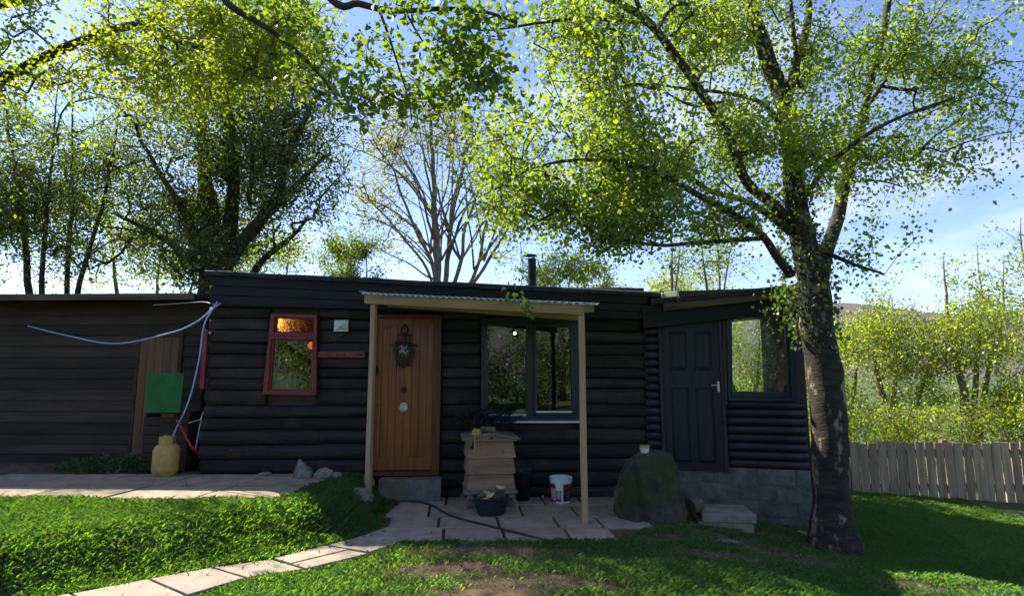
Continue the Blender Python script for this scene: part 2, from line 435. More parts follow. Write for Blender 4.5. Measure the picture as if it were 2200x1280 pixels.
# ================================================================== GROUND
N0 = np.array([-.672, .741])
DPX = [1.27, 1.39, 1.52, 1.68, 2.01, 2.40, 2.74, 3.11, 3.5, 5]     # edge line of the path
DPD = [.346, .269, .22, .181, .134, .235, .281, .317, .355, .45]
def H(x, y, bumps=True):
    x = np.asarray(x, float); y = np.asarray(y, float)
    d = (x + 1.2) * N0[0] + (y - 5.47) * N0[1] - np.interp(-x, DPX, DPD) - .02
    left = .30 * ss(0, .62, d) * ss(-1.45, -1.95, x)
    right = -.30 * ss(1.4, 3.8, x) - .25 * ss(4, 9, x)
    z = left + right - .10 * ss(4.6, 2.0, y) * ss(-1.5, 1.0, x)
    z = z - 1.6 * ss(11, 30, y)
    z = z + .9 * ss(-1, -14, y)
    if bumps:
        k = ss(-.0, .35, np.abs(d) * 1.0)
        z = z + .018 * np.sin(x * 2.3 + 1.1 * np.sin(y * 1.7)) * np.cos(y * 2.9 + x) * ss(1.55, 2.2, np.abs(x - .2) + 10 * (y < 5.2)) \
              + .006 * np.sin(x * 9.1 + y * 4.0) * np.cos(y * 8.3 - x * 3)
    return z
def Hf(x, y): return float(H(x, y))

def grow_axis(c0, c1, step, far, g=1.16):
    mid = list(np.arange(c0, c1, step)) + [c1]
    s_, r_ = step, c1
    hi = []
    while r_ < far: s_ *= g; r_ += s_; hi.append(r_)
    s_, r_ = step, c0; lo = []
    while r_ > -far: s_ *= g; r_ -= s_; lo.append(r_)
    return np.array(lo[::-1] + mid + hi)
xs = grow_axis(-6, 6.5, .08, 2500); ys = grow_axis(1.5, 8.5, .08, 2500)
X, Y_ = np.meshgrid(xs, ys)
Z = H(X, Y_) - .012
V = np.stack([X, Y_, Z], -1).reshape(-1, 3)
nx, ny = len(xs), len(ys)
i = np.arange(nx - 1)[None, :] + np.arange(ny - 1)[:, None] * nx
Q = np.stack([i, i + 1, i + 1 + nx, i + nx], -1).reshape(-1, 4)
me = bpy.data.meshes.new('ground'); me.from_pydata(V.tolist(), [], Q.tolist()); me.update()
me.polygons.foreach_set('use_smooth', [True] * len(me.polygons))
me.materials.append(M['soil']); me.materials.append(M['meadow'])
fx_ = V[:, 0].reshape(ny, nx); fy_ = V[:, 1].reshape(ny, nx)
cxm = (fx_[:-1, :-1] + fx_[1:, 1:]) / 2; cym = (fy_[:-1, :-1] + fy_[1:, 1:]) / 2
far_ = ((np.abs(cxm) > 7.4) | (cym < 3.0) | (cym > 9.2)).reshape(-1).astype(np.int32)
me.polygons.foreach_set('material_index', far_)
g = bpy.data.objects.new('ground', me); COL.objects.link(g); g['kind'] = 'structure'

# hills all round the horizon
mb = MB(); na, nr = 220, 7
for j in range(nr):
    r_ = 700 + j * 260
    for k in range(na):
        an = 2 * math.pi * k / na
        prof = [0, .25, .62, .95, 1.0, .8, .4][j]
        hh = (165 + 75 * noise.noise(Vector((math.cos(an) * 2.1, math.sin(an) * 2.1, 3))) + 30 * noise.noise(Vector((math.cos(an) * 7, math.sin(an) * 7, j * .3))))
        mb.v.append((r_ * math.sin(an), r_ * math.cos(an), -5 + prof * hh))
for j in range(nr - 1):
    for k in range(na):
        a_, b_ = j * na + k, j * na + (k + 1) % na
        mb.f.append((a_, a_ + na, b_ + na, b_))
mb.build('hills', M['hill'], smooth=True, kind='structure')

# ================================================================== WALL FRAMES
class Frame:
    """vertical plane: origin p0, runs to p1; local x along, y into the building, z up"""
    def __init__(s, p0, p1):
        s.o = Vector((p0[0], p0[1], 0)); d = Vector((p1[0] - p0[0], p1[1] - p0[1], 0)); s.len = d.length
        s.ex = d.normalized(); s.ey = Vector((-s.ex.y, s.ex.x, 0)); s.rz = math.atan2(s.ex.y, s.ex.x)
    def p(s, px, py, off=0.0):
        d = ray(px, py); o = Vector((0, 0, EYE))
        pp = s.o + s.ey * off
        t_ = (pp - o).dot(s.ey) / d.dot(s.ey)
        q = o + d * t_ - s.o
        return (q.dot(s.ex), q.z)
    def q(s, pts, off=0.0): return [s.p(a_, b_, off) for a_, b_ in pts]
    def w(s, x, y, z): return s.o + s.ex * x + s.ey * y + Vector((0, 0, z))

def gnd(px, Yv):  # x of pixel column near eye level at depth
    return (px - 1100) / F * Yv * 1.0
CA = Frame((at(443, 830, 7.2).x, 7.2), (at(1388, 830, 7.45).x, 7.45))
AN = Frame((at(1386, 830, 7.42).x, 7.42), (at(1731, 900, 6.95).x, 6.95))

def holes_wall(mb, x0, x1, z0, z1, holes, y0, y1):
    xs_ = sorted(set([x0, x1] + [h[0] for h in holes] + [h[1] for h in holes]))
    zs_ = sorted(set([z0, z1] + [h[2] for h in holes] + [h[3] for h in holes]))
    for a_, b_ in zip(xs_, xs_[1:]):
        run = None
        for c_, d_ in zip(zs_, zs_[1:]):
            mx_, mz_ = (a_ + b_) / 2, (c_ + d_) / 2
            inside = any(h[0] < mx_ < h[1] and h[2] < mz_ < h[3] for h in holes)
            if inside:
                if run: mb.box(a_, b_, y0, y1, *run); run = None
            else:
                run = (run[0], d_) if run else (c_, d_)
        if run: mb.box(a_, b_, y0, y1, *run)

def frame_ring(mb, outer, inner, y0, y1):
    n = len(outer)
    for k in range(n):
        mb.prism([outer[k], outer[(k + 1) % n], inner[(k + 1) % n], inner[k]], y0, y1)

def log_mesh(x0, x1, zb, zt, depth, k, seed):
    mb = MB(); n = max(3, int((x1 - x0) / .08)); m_ = 9
    for i_ in range(n + 1):
        x = x0 + (x1 - x0) * i_ / n
        b_ = zb + .020 * noise.noise(Vector((x * .8, k * 5.1, 0))) + .007 * noise.noise(Vector((x * 4, k * 5.1, 7)))
        t_ = zt + .020 * noise.noise(Vector((x * .8, (k + 1) * 5.1, 0))) + .007 * noise.noise(Vector((x * 4, (k + 1) * 5.1, 7)))
        dd = depth * (1 + .22 * noise.noise(Vector((x * 1.3, seed, 2))))
        for j in range(m_):
            an = math.pi * j / (m_ - 1)
            zz = (b_ + t_) / 2 - math.cos(an) * (t_ - b_) / 2
            yy = -dd * math.sin(an) ** .75 + .004 * noise.noise(Vector((x * 5, j * .8, seed)))
            mb.v.append((x, yy, zz))
        mb.v.append((x, .03, t_)); mb.v.append((x, .03, b_))
    w_ = m_ + 2
    for i_ in range(n):
        for j in range(w_):
            a_ = i_ * w_ + j; b_ = i_ * w_ + (j + 1) % w_
            mb.f.append((a_, a_ + w_, b_ + w_, b_))
    mb.f.append(tuple(range(w_))); e_ = n * w_; mb.f.append(tuple(e_ + j for j in range(w_ - 1, -1, -1)))
    return mb

# ================================================================== LOG CABIN
cabin = empty('log_cabin', CA.o, CA.rz, 'long low cabin of black stained horizontal logs with a flat dark roof', 'cabin')
LCX = CA.len
# openings (local x0,x1,z0,z1)
rw_o = CA.q([(571, 846), (685, 848), (687, 678), (589, 675)])
dr_o = CA.q([(803, 1012), (945, 1012), (942, 676), (803, 676)])
mw_o = CA.q([(1033, 905), (1246, 906), (1240, 684), (1035, 684)])
def bb(q, g_=.0): return (min(a[0] for a in q) + g_, max(a[0] for a in q) - g_, min(a[1] for a in q) + g_, max(a[1] for a in q) - g_)
rwb, drb, mwb = bb(rw_o, .015), bb(dr_o, .012), bb(mw_o, .015)
TOPZ = 2.62
zs_ = [-.05]
random.seed(3)
while zs_[-1] < TOPZ - .05:
    zz = zs_[-1]
    hgt = random.uniform(.155, .20) if zz < 1.2 else random.uniform(.125, .17)
    zs_.append(zz + hgt)
for k in range(len(zs_) - 1):
    zb, zt = zs_[k], zs_[k + 1]
    segs = [(0 + random.uniform(-.05, .04), LCX)]
    for h_ in (rwb, drb, mwb):
        if zt > h_[2] + .02 and zb < h_[3] - .02:
            ns = []
            for a_, b_ in segs:
                if b_ <= h_[0] or a_ >= h_[1]: ns.append((a_, b_)); continue
                if a_ < h_[0]: ns.append((a_, h_[0]))
                if b_ > h_[1]: ns.append((h_[1], b_))
            segs = ns
    for a_, b_ in segs:
        if b_ - a_ < .05: continue
        # butt joint in long runs
        parts = [(a_, b_)]
        if b_ - a_ > 3.2:
            c_ = a_ + (b_ - a_) * random.uniform(.35, .65); parts = [(a_, c_ - .002), (c_ + .002, b_)]
        for (p0, p1) in parts:
            log_mesh(p0, p1, zb + .002, zt - .002, random.uniform(.048, .068), k, random.random() * 50).build('log', M['log'], cabin, smooth=True)
mb = MB(); holes_wall(mb, .0, LCX, -.1, 2.62, [rwb, (drb[0], drb[1], .28, drb[3]), mwb], .032, .10)
mb.box(0, .07, .11, 3.9, -.1, 2.6); mb.box(LCX - .07, LCX, .11, 3.9, -.1, 2.45); mb.box(.0, LCX, 3.92, 4.0, -.1, 2.5)
mb.build('inner_wall', M['interior'], cabin)
MB().box(.08, LCX - .08, .11, 3.9, .2, .26).build('interior_floor', M['interior'], cabin)
# log ends of the left gable wall (seen edge on)
for k in range(len(zs_) - 1):
    lm = log_mesh(0.0, 2.4, zs_[k] + .002, zs_[k + 1] - .002, .07, k, 99 + k)
    o = lm.build('log', M['log'], cabin, smooth=True)
    o.rotation_euler = (0, 0, -math.pi / 2); o.location = (-.0, 2.5, 0)
ct_ = CA.q([(437, 834), (447, 834), (455, 708), (446, 708)], -.02)
MB().prism([(a_ - .015, b_) for a_, b_ in ct_], -.10, -.06).build('corner_trim', M['redframe'], cabin, bevel=.003, label='dark red upright trim at the left corner')
# red trim of the side window
sq = [(0, 1.42), (0.5, 1.42), (.5, 2.25), (0, 2.25)]
mb = MB(); mb.box(-.13, -.075, .25, .33, 1.33, 2.18)
mb.box(-.12, -.075, .33, .9, 1.33, 1.40); mb.box(-.12, -.075, .33, .9, 2.11, 2.18); mb.box(-.13, -.075, .9, .98, 1.33, 2.18)
sw_ = mb.build('side_window', M['redframe'], cabin, bevel=.004)
MB().box(-.10, -.085, .331, .899, 1.401, 2.109).build('pane', M['glass'], sw_)

# roof and fascia
OFF = -.13
tl, tr_ = CA.p(450, 583, OFF), CA.p(1412, 629, OFF)
bl, br_ = CA.p(451, 653, OFF), CA.p(1392, 686, OFF)
roof_top = lambda x: tl[1] + (tr_[1] - tl[1]) * (x - tl[0]) / (tr_[0] - tl[0])
fas_bot = lambda x: bl[1] + (br_[1] - bl[1]) * (x - bl[0]) / (br_[0] - bl[0])
mb = MB(); n = 28
for j, yy in enumerate((-.20, 4.2)):
    pass
vs = []; fs = []
for i_ in range(n + 1):
    x = tl[0] - .03 + (tr_[0] + .08 - tl[0]) * i_ / n
    z = roof_top(x) + .012 * noise.noise(Vector((x * 1.7, 0, 0)))
    for yy, zz in ((-.19, z - .055), (-.20, z - .01), (-.17, z + .008), (4.2, z - .30), (4.2, z - .37), (-.1, z - .07)):
        vs.append((x, yy, zz))
for i_ in range(n):
    for j in range(6):
        a_, b_ = i_ * 6 + j, i_ * 6 + (j + 1) % 6
        fs.append((a_, a_ + 6, b_ + 6, b_))
fs.append(tuple(range(6))); fs.append(tuple(n * 6 + j for j in range(5, -1, -1)))
mb.add(vs, fs)
roof = mb.build('roof', M['felt'], cabin)
for j in range(3):
    x0, x1 = bl[0], br_[0] - (0 if j else 0)
    def zl(x, f_): return fas_bot(x) + (roof_top(x) - .06 - fas_bot(x)) * f_
    f0, f1 = j / 3, (j + 1) / 3
    cut = [x0, x0 + (x1 - x0) * (.36 + .13 * j), x1]
    for a_, b_ in zip(cut, cut[1:]):
        q_ = [(a_ + .002, zl(a_, f0) + .003), (b_ - .002, zl(b_, f0) + .003), (b_ - .002, zl(b_, f1) - .003), (a_ + .002, zl(a_, f1) - .003)]
        MB().prism(q_, OFF - .012 * j, OFF + .03).build('fascia_board', M['blackwood'], roof, bevel=.003)
MB().prism([(bl[0], bl[1] + .01), (br_[0], br_[1] + .01), (br_[0], roof_top(br_[0]) - .08), (bl[0], roof_top(bl[0]) - .08)], OFF + .032, -.088).build('soffit', M['blackwood'], roof)
# flue
fx, fz = CA.p(1143, 600, 1.2)
mb = MB(); fz0 = roof_top(fx) - .15
ftop = CA.p(1143, 556, 1.2)[1]
mb.lathe([(0, fz0), (.066, fz0), (.066, ftop), (.0, ftop)], 20, (fx, 1.2))
fl = mb.build('chimney', M['iron'], roof, smooth=False)
mb = MB(); mb.lathe([(.0, ftop + .075), (.11, ftop + .055), (.11, ftop + .045), (.0, ftop + .052)], 20, (fx - .03, 1.2))
for an in (0.5, 2.6, 4.7): mb.tube([(fx + .055 * math.cos(an), 1.2 + .055 * math.sin(an), ftop - .02), (fx + .055 * math.cos(an), 1.2 + .055 * math.sin(an), ftop + .055)], .006, 5)
mb.lathe([(.072, fz0 + .02), (.085, fz0 + .02), (.085, fz0 + .17), (.072, fz0 + .17)], 20, (fx, 1.2))
mb.build('chimney_cowl', M['iron'], roof)

# ---- red window
mid_l, mid_r = CA.p(585, 722), CA.p(686, 724)
inU = CA.q([(595, 716), (680, 718), (681, 685), (597, 682)])
inL = CA.q([(583, 838), (676, 840), (679, 731), (590, 729)])
mb = MB()
Lo, Ro, Rt, Lt = rw_o
oU = [CA.p(584, 722), CA.p(686, 724), Rt, Lt]; oL = [Lo, Ro, CA.p(686, 724.1), CA.p(584, 722.1)]
frame_ring(mb, oU, inU, -.115, .02); frame_ring(mb, oL, inL, -.115, .02)
rwin = mb.build('window', M['redframe'], cabin, bevel=.004, label='red framed window with a lit obscured upper pane')
mb = MB(); a_ = CA.q([(588, 834), (672, 836), (675, 735), (594, 733)])
frame_ring(mb, inL, [(p_[0] + (.022 if i_ in (0, 3) else -.022), p_[1] + (.022 if i_ < 2 else -.022)) for i_, p_ in enumerate(inL)], -.085, -.03)
frame_ring(mb, inU, [(p_[0] + (.018 if i_ in (0, 3) else -.018), p_[1] + (.018 if i_ < 2 else -.018)) for i_, p_ in enumerate(inU)], -.085, -.03)
mb.build('casement', M['redframe'], rwin, bevel=.003)
MB().prism(inL, -.060, -.052).build('pane', M['glass'], rwin)
MB().prism(inU, -.060, -.052).build('pane', M['obscured'], rwin)
wx = (rw_o[0][0] + rw_o[1][0]) / 2
MB().box(rwb[0] - .1, rwb[1] + .05, .03, .28, rwb[2] - .02, rwb[2] + .005).build('inner_sill', M['interior'], rwin)

# ---- main window
mo = mw_o
mb = MB()
gl_ = CA.q([(1049, 889), (1129, 889), (1129, 701), (1047, 701)])
gr_ = CA.q([(1153, 882), (1227, 882), (1222, 704), (1150, 704)])
mbm = CA.q([(1140, 905), (1138, 684)])
oLm = [mo[0], mbm[0], mbm[1], mo[3]]; oRm = [mbm[0], mo[1], mo[2], mbm[1]]
frame_ring(mb, oLm, gl_, -.10, .02)
big = CA.q([(1146, 889), (1233, 889), (1228, 697), (1144, 697)])
frame_ring(mb, oRm, big, -.10, .02)
mwin = mb.build('window', M['blueframe'], cabin, bevel=.005, label='dark blue double casement window')
mb = MB(); frame_ring(mb, big, gr_, -.118, -.02); mb.build('casement', M['blueframe'], mwin, bevel=.006)
MB().prism(gl_, -.062, -.054).build('pane', M['glass'], mwin)
MB().prism(gr_, -.07, -.062).build('pane', M['glass'], mwin)
s1 = CA.q([(1049, 893), (1131, 893), (1131, 889.5), (1049, 889.5)], -.125)
MB().prism(s1, -.125, -.101).build('glazing_bead', M['white'], mwin)
s2 = CA.q([(1152, 886), (1229, 886), (1229, 882.5), (1152, 882.5)], -.135)
MB().prism(s2, -.14, -.119).build('glazing_bead', M['white'], mwin)
s3 = CA.q([(1028, 908), (1250, 908), (1250, 904), (1028, 904)], -.15)
MB().prism(s3, -.16, -.0).build('window_sill', M['white'], mwin)

# ---- front door
def up(q): return q
D = CA.q([(811, 1008), (926, 1008), (924, 684), (811, 684)])
dx0, dx1, dz0, dz1 = bb(D)
mb = MB(); fo = (drb[0] - .02, drb[1] + .01, drb[2], drb[3])
mb.box(fo[0], dx0 - .004, -.10, .08, fo[2], dz1 + .004); mb.box(dx1 + .004, fo[1], -.10, .08, fo[2], dz1 + .004)
mb.box(fo[0], fo[1], -.10, .08, dz1 + .004, fo[3]); mb.box(fo[0], fo[1], -.12, .08, fo[2] - .04, fo[2] - .002)
frd = mb.build('door_frame', M['doorframe'], cabin, bevel=.004)
door = MB().box(dx0, dx1, .0, .035, dz0, dz1).build('door', M['door'], cabin, label='arched plank front door of varnished oak')
ST = .075
px0, px1 = dx0 + ST, dx1 - ST
pz0 = dz0 + .16
zsid, zpk = CA.p(822, 706)[1], CA.p(868, 697)[1]
mb = MB()
mb.box(dx0, px0, -.03, -.001, dz0, dz1); mb.box(px1, dx1, -.03, -.001, dz0, dz1)
mb.build('stile', M['door'], door, bevel=.003)
MB().box(px0 + .001, px1 - .001, -.03, -.001, dz0, pz0).build('bottom_rail', M['door'], door, bevel=.003)
mb = MB(); cx = (px0 + px1) / 2; hw = (px1 - px0) / 2; na_ = 14; mb_v = []
arch = lambda x: zsid + (zpk - zsid) * (1 - ((x - cx) / hw) ** 2)
for i_ in range(na_):
    a_, b_ = px0 + .001 + (px1 - px0 - .002) * i_ / na_, px0 + .001 + (px1 - px0 - .002) * (i_ + 1) / na_
    mb.prism([(a_, arch(a_)), (b_, arch(b_)), (b_, dz1), (a_, dz1)], -.03, -.001)
mb.build('top_rail', M['door'], door)
npk = 6
for i_ in range(npk):
    a_ = px0 + (px1 - px0) * i_ / npk; b_ = px0 + (px1 - px0) * (i_ + 1) / npk
    q_ = [(a_ + .004, pz0), (b_ - .004, pz0), (b_ - .004, arch(b_ - .004)), ((a_ + b_) / 2, arch((a_ + b_) / 2)), (a_ + .004, arch(a_ + .004))]
    MB().prism(q_, -.014, -.001).build('plank', M['door'], door, bevel=.003)
# door furniture
def disc(cx_, cz_, r_, y0, y1, n=16):
    return MB().prism([(cx_ + r_ * math.cos(2 * math.pi * k / n), cz_ + r_ * math.sin(2 * math.pi * k / n)) for k in range(n)], y0, y1)
kx, kz = CA.p(868, 837); disc(kx, kz, .035, -.04, -.014).build('spyhole_plate', M['iron'], door, bevel=.004)
kx, kz = CA.p(868, 872)
mb = disc(kx, kz, .05, -.03, -.014)
for rr in (.045,): mb.tube([(kx + rr * math.cos(t_), -.045, kz - .02 + rr * math.sin(t_)) for t_ in np.linspace(0, 2 * math.pi, 18)], .007, 6)
mb.build('door_knocker', M['steel'], door)
lx, lz = CA.p(811, 795)
mb = MB().box(lx - .025, lx + .012, -.045, -.031, lz - .07, lz + .07); mb.tube([(lx - .008, -.05, lz + .03), (lx + .025, -.075, lz + .0), (lx - .005, -.06, lz - .04)], .009, 6)
mb.build('door_handle', M['iron'], door, bevel=.003)
kx, kz = CA.p(812, 870); disc(kx - .0, kz, .014, -.045, -.031).build('keyhole', M['iron'], door)

# concrete step & mat
q1 = CA.q([(812, 1060), (947, 1060)], -.30)
stp = empty('door_step', CA.w((q1[0][0] + q1[1][0]) / 2, -.16, 0), CA.rz, 'solid mossy concrete step below the oak front door', 'step')
sw2 = (q1[1][0] - q1[0][0]) / 2
MB().box(-sw2, sw2, -.16, .07, -.05, .262).build('step_block', M['concrete'], stp, bevel=.012)
o = MB().box(-.37, .37, -.10, .10, 0, .014).build('doormat', M['mat_green'], None, bevel=.004, label='thin green doormat on the paving before the concrete step', cat='mat', loc=(0, 0, 0))
pt = onz(884, 1071, .0); o.location = (pt.x, pt.y, .012); o.rotation_euler = (0, 0, CA.rz)

# wall lamp
wl = empty('wall_lamp', CA.w(*[CA.p(738, 700)[0], -.085, CA.p(738, 700)[1]]), CA.rz, 'square bulkhead lamp with pyramid glass on the logs above the name board', 'lamp')
mb = MB(); r_ = .10
mb.box(-.098, .098, -.03, .01, -.082, .072); mb.build('lamp_base', M['lampframe'], wl, bevel=.006)
mb = MB(); vs = [(-.09, -.031, -.062), (.09, -.031, -.062), (.088, -.031, .066), (-.088, -.031, .066), (.004, -.085, -.012)]
mb.add(vs, [(0, 1, 4), (1, 2, 4), (2, 3, 4), (3, 0, 4)]); mb.box(-.092, .092, -.036, -.0305, -.080, -.062)
mb.build('lamp_glass', M['lampglass'], wl)
MB().lathe([(0, -.005), (.035, 0), (.03, .03), (0, .035)], 14, mtx=Matrix.Translation((0, -.01, -.14))).build('sensor', M['lampframe'], wl, smooth=True)

# name board with worn carved letters
sx, sz = CA.p(738, 762)
board = empty('name_board', CA.w(sx, -.092, sz), CA.rz, 'long narrow red name board with worn carved lettering beside the front door', 'sign')
MB().box(-.295, .295, -.012, .012, -.036, .036).build('sign_board', M['signred'], board, bevel=.004)
STROKES = {  # worn, unreadable letter shapes as they appear
 's': [((.9, 1), (.1, 1)), ((.1, 1), (.1, .5)), ((.1, .5), (.9, .5)), ((.9, .5), (.9, 0)), ((.9, 0), (.1, 0))],
 't': [((0, 1), (1, 1)), ((.5, 1), (.5, 0))], 'i': [((.5, 1), (.5, 0))],
 'e': [((.1, 1), (.1, 0)), ((.1, 1), (.9, 1)), ((.1, .5), (.7, .5)), ((.1, 0), (.9, 0))],
 'l': [((.1, 1), (.1, 0)), ((.1, 0), (.9, 0))], 'v': [((0, 1), (.5, 0)), ((.5, 0), (1, 1))],
 'n': [((.1, 0), (.1, 1)), ((.1, 1), (.9, 0)), ((.9, 0), (.9, 1))],
 'u': [((.1, 1), (.1, 0)), ((.1, 0), (.9, 0)), ((.9, 0), (.9, 1))],
 'o': [((.1, 1), (.1, 0)), ((.1, 0), (.9, 0)), ((.9, 0), (.9, 1)), ((.9, 1), (.1, 1))]}
mb = MB(); x = -.27
for ch in 'stel nun tion':
    if ch == ' ': x += .03; continue
    for (a0, b0), (a1, b1) in STROKES[ch]:
        p0 = Vector((x + a0 * .03, 0, -.02 + b0 * .04)); p1 = Vector((x + a1 * .03, 0, -.02 + b1 * .04))
        d = (p1 - p0).normalized(); nn = Vector((-d.z, 0, d.x)) * .003
        q_ = [(p0 - nn), (p1 - nn), (p1 + nn), (p0 + nn)]
        mb.prism([(v_.x, v_.z) for v_ in q_], -.0135, -.0121)
    x += .044
mb.build('lettering', M['signcarve'], board, kind='stuff')

# wreath ornament on the door
wx_, wz_ = CA.p(869, 755)
wr = empty('door_wreath', CA.w(wx_, -.06, wz_), CA.rz, 'dark dried wreath hanging from an iron ring on the oak door', 'wreath')
mb = MB()
mb.tube([(.045 * math.cos(t_), 0, .275 + .05 * math.sin(t_)) for t_ in np.linspace(0, 6.283, 20)], .011, 7)
mb.tube([(0, 0, .33), (0, .03, .36)], .008, 6); mb.box(-.075, .075, -.012, .012, .205, .222); mb.tube([(0, 0, .225), (0, 0, .19)], .008, 6)
mb.box(-.085, .085, -.02, .02, -.185, -.165); mb.tube([(-.07, 0, .21), (-.08, 0, .05), (-.075, 0, -.17)], .006, 5); mb.tube([(.07, 0, .21), (.08, 0, .05), (.075, 0, -.17)], .006, 5)
mb.tube([(-.17, 0, .08), (-.10, 0, .09), (0, -.01, .12), (.1, 0, .09), (.17, 0, .08)], .009, 5)
mb.build('iron_hanger', M['iron'], wr)
mb = MB(); random.seed(5)
for k in range(190):
    an = random.uniform(0, 6.283); rr = .095 + random.gauss(0, .018)
    c = Vector((rr * math.cos(an), random.uniform(-.04, .02), .0 + 1.25 * rr * math.sin(an)))
    d = Vector((math.cos(an + random.uniform(.4, 1.8)), random.uniform(-.6, .3), math.sin(an + random.uniform(.4, 1.8)))) * random.uniform(.03, .075)
    mb.tube([c, c + d * .5 + Vector((0, -.006, 0)), c + d], [.004, .006, .001], 4)
mb.build('dried_twigs', M['dry'], wr, kind='stuff')
mb = MB()
for k in range(26):
    an = random.uniform(0, 6.283); rr = random.uniform(.0, .07)
    c = Vector((rr * math.cos(an) - .01, random.uniform(-.05, -.02), .02 + rr * math.sin(an)))
    s_ = random.uniform(.008, .018)
    mb.lathe([(0, -s_), (s_ * .8, -s_ * .5), (s_, 0), (s_ * .8, s_ * .5), (0, s_)], 7, mtx=Matrix.Translation(c))
mb.build('seed_head', M['bin_liner'], wr, smooth=True, kind='stuff')

# things inside the cabin
def lamp_inside(px, py, off, r_, m_, label):
    x_, z_ = CA.p(px, py, off)
    t_ = empty('pendant_lamp', CA.w(x_, off, z_), 0, label, 'lamp')
    MB().lathe([(0, -r_ * .8), (r_ * .6, -r_ * .7), (r_, -r_ * .1), (r_ * .8, r_ * .5), (r_ * .3, r_ * .95), (0, r_)], 16).build('lamp_shade', m_, t_, smooth=True)
    MB().tube([(0, 0, r_), (0, 0, 2.52 - z_)], .004, 5).build('flex', M['hose'], t_)
lamp_inside(598, 694, .35, .085, M['lampshade_lit'], 'orange glowing shade behind the obscured upper pane of the red window')
lamp_inside(1106, 716, 1.3, .024, M['bulb'], 'small bright bulb hanging inside behind the blue double window')
lamp_inside(672, 742, .6, .07, M['redglow'], 'small dim red shade inside the lower pane of the red window')
def potlike(name, px, base, off, r_, h_, m_, label, cat):
    x_, _z = CA.p(px, 838, off)
    t_ = MB().lathe([(0, 0), (r_ * .9, 0), (r_, h_ * .5), (r_ * .85, h_), (r_ * .75, h_), (r_ * .8, .02), (0, .02)], 20).build(name, m_, None, smooth=True, label=label, cat=cat)
    t_.location = CA.w(x_, off, base); return t_
potlike('storage_jar', 603, rwb[2] + .006, .13, .055, .26, M['cup'], 'pink pottery jar on the sill behind the red window, nearer its left side', 'jar')
potlike('storage_jar', 620, rwb[2] + .006, .15, .035, .27, M['cup'], 'slim pale jar on the sill directly right of the pink pottery jar', 'jar')
potlike('storage_jar', 636, rwb[2] + .006, .17, .05, .30, M['bluecup'], 'dark blue jar in the middle of the sill behind the red window', 'jar')
lx_, lz_ = CA.p(1070, 890, .4)
tb = MB().box(-.55, .75, -.25, .35, -.03, 0); 
for a_, b_ in ((-.5, -.2), (.7, -.2), (-.5, .3), (.7, .3)): tb.box(a_ - .025, a_ + .025, b_ - .025, b_ + .025, .26 - mwb[2] - .05 , -.03)
to = tb.build('table', M['sheddoor'], None, label='wooden table just inside the blue double window', cat='table'); to.location = CA.w(lx_ + .4, .6, mwb[2] + .05); to.rotation_euler = (0, 0, CA.rz)

# ================================================================== ANNEX
annex = empty('annex_building', AN.o, AN.rz, 'small dark annex with four panel door and big window on a concrete block base', 'building')
AL = AN.len
adr = AN.q([(1424, 1008), (1556, 1008), (1549, 680), (1421, 680)])
awn = AN.q([(1563, 860), (1706, 862), (1697, 655), (1558, 657)])
adb, awb = bb(adr), bb(awn, .01)
zbase = AN.p(1650, 1006)[1]
# siding courses
pitch = .103; k = 0; z = zbase
ztop_at = lambda x: AN.p(1425, 655)[1] + (AN.p(1700, 637)[1] - AN.p(1425, 655)[1]) * (x - AN.p(1425, 655)[0]) / (AN.p(1700, 637)[0] - AN.p(1425, 655)[0])
while z < ztop_at(0) + .12:
    segs = [(0.0, AL)]
    for h_ in ((adb[0], adb[1], -1, adb[3]), (awb[0] - .05, awb[1] + .03, awb[2], awb[3])):
        if z + pitch > h_[2] + .03 and z < h_[3] - .03:
            ns = []
            for a_, b_ in segs:
                if b_ <= h_[0] or a_ >= h_[1]: ns.append((a_, b_)); continue
                if a_ < h_[0]: ns.append((a_, h_[0]))
                if b_ > h_[1]: ns.append((h_[1], b_))
            segs = ns
    for a_, b_ in segs:
        if b_ - a_ < .04: continue
        k += 1
        lm = MB(); nn = max(2, int((b_ - a_) / .25)); mm = 8
        for i_ in range(nn + 1):
            x = a_ + .001 + (b_ - a_ - .002) * i_ / nn
            for j in range(mm):
                an = math.pi * j / (mm - 1)
                lm.v.append((x, -.045 * math.sin(an) ** .8, z + pitch / 2 - math.cos(an) * (pitch / 2 - .003) + .002 * noise.noise(Vector((x * 3, k, 0)))))
            lm.v.append((x, .02, z + pitch - .003)); lm.v.append((x, .02, z + .003))
        w_ = mm + 2
        for i_ in range(nn):
            for j in range(w_):
                p_, q_ = i_ * w_ + j, i_ * w_ + (j + 1) % w_
                lm.f.append((p_, p_ + w_, q_ + w_, q_))
        lm.f.append(tuple(range(w_))); lm.f.append(tuple(nn * w_ + j for j in range(w_ - 1, -1, -1)))
        lm.build('half_log', M['annex'], annex, smooth=True)
    z += pitch
AD = 2.3
mb = MB(); holes_wall(mb, .0, AL, zbase, 2.62, [(adb[0] + .02, adb[1] - .02, zbase - 1, adb[3]), awb], .022, .08)
mb.box(0, .06, .09, AD, zbase, 2.5)
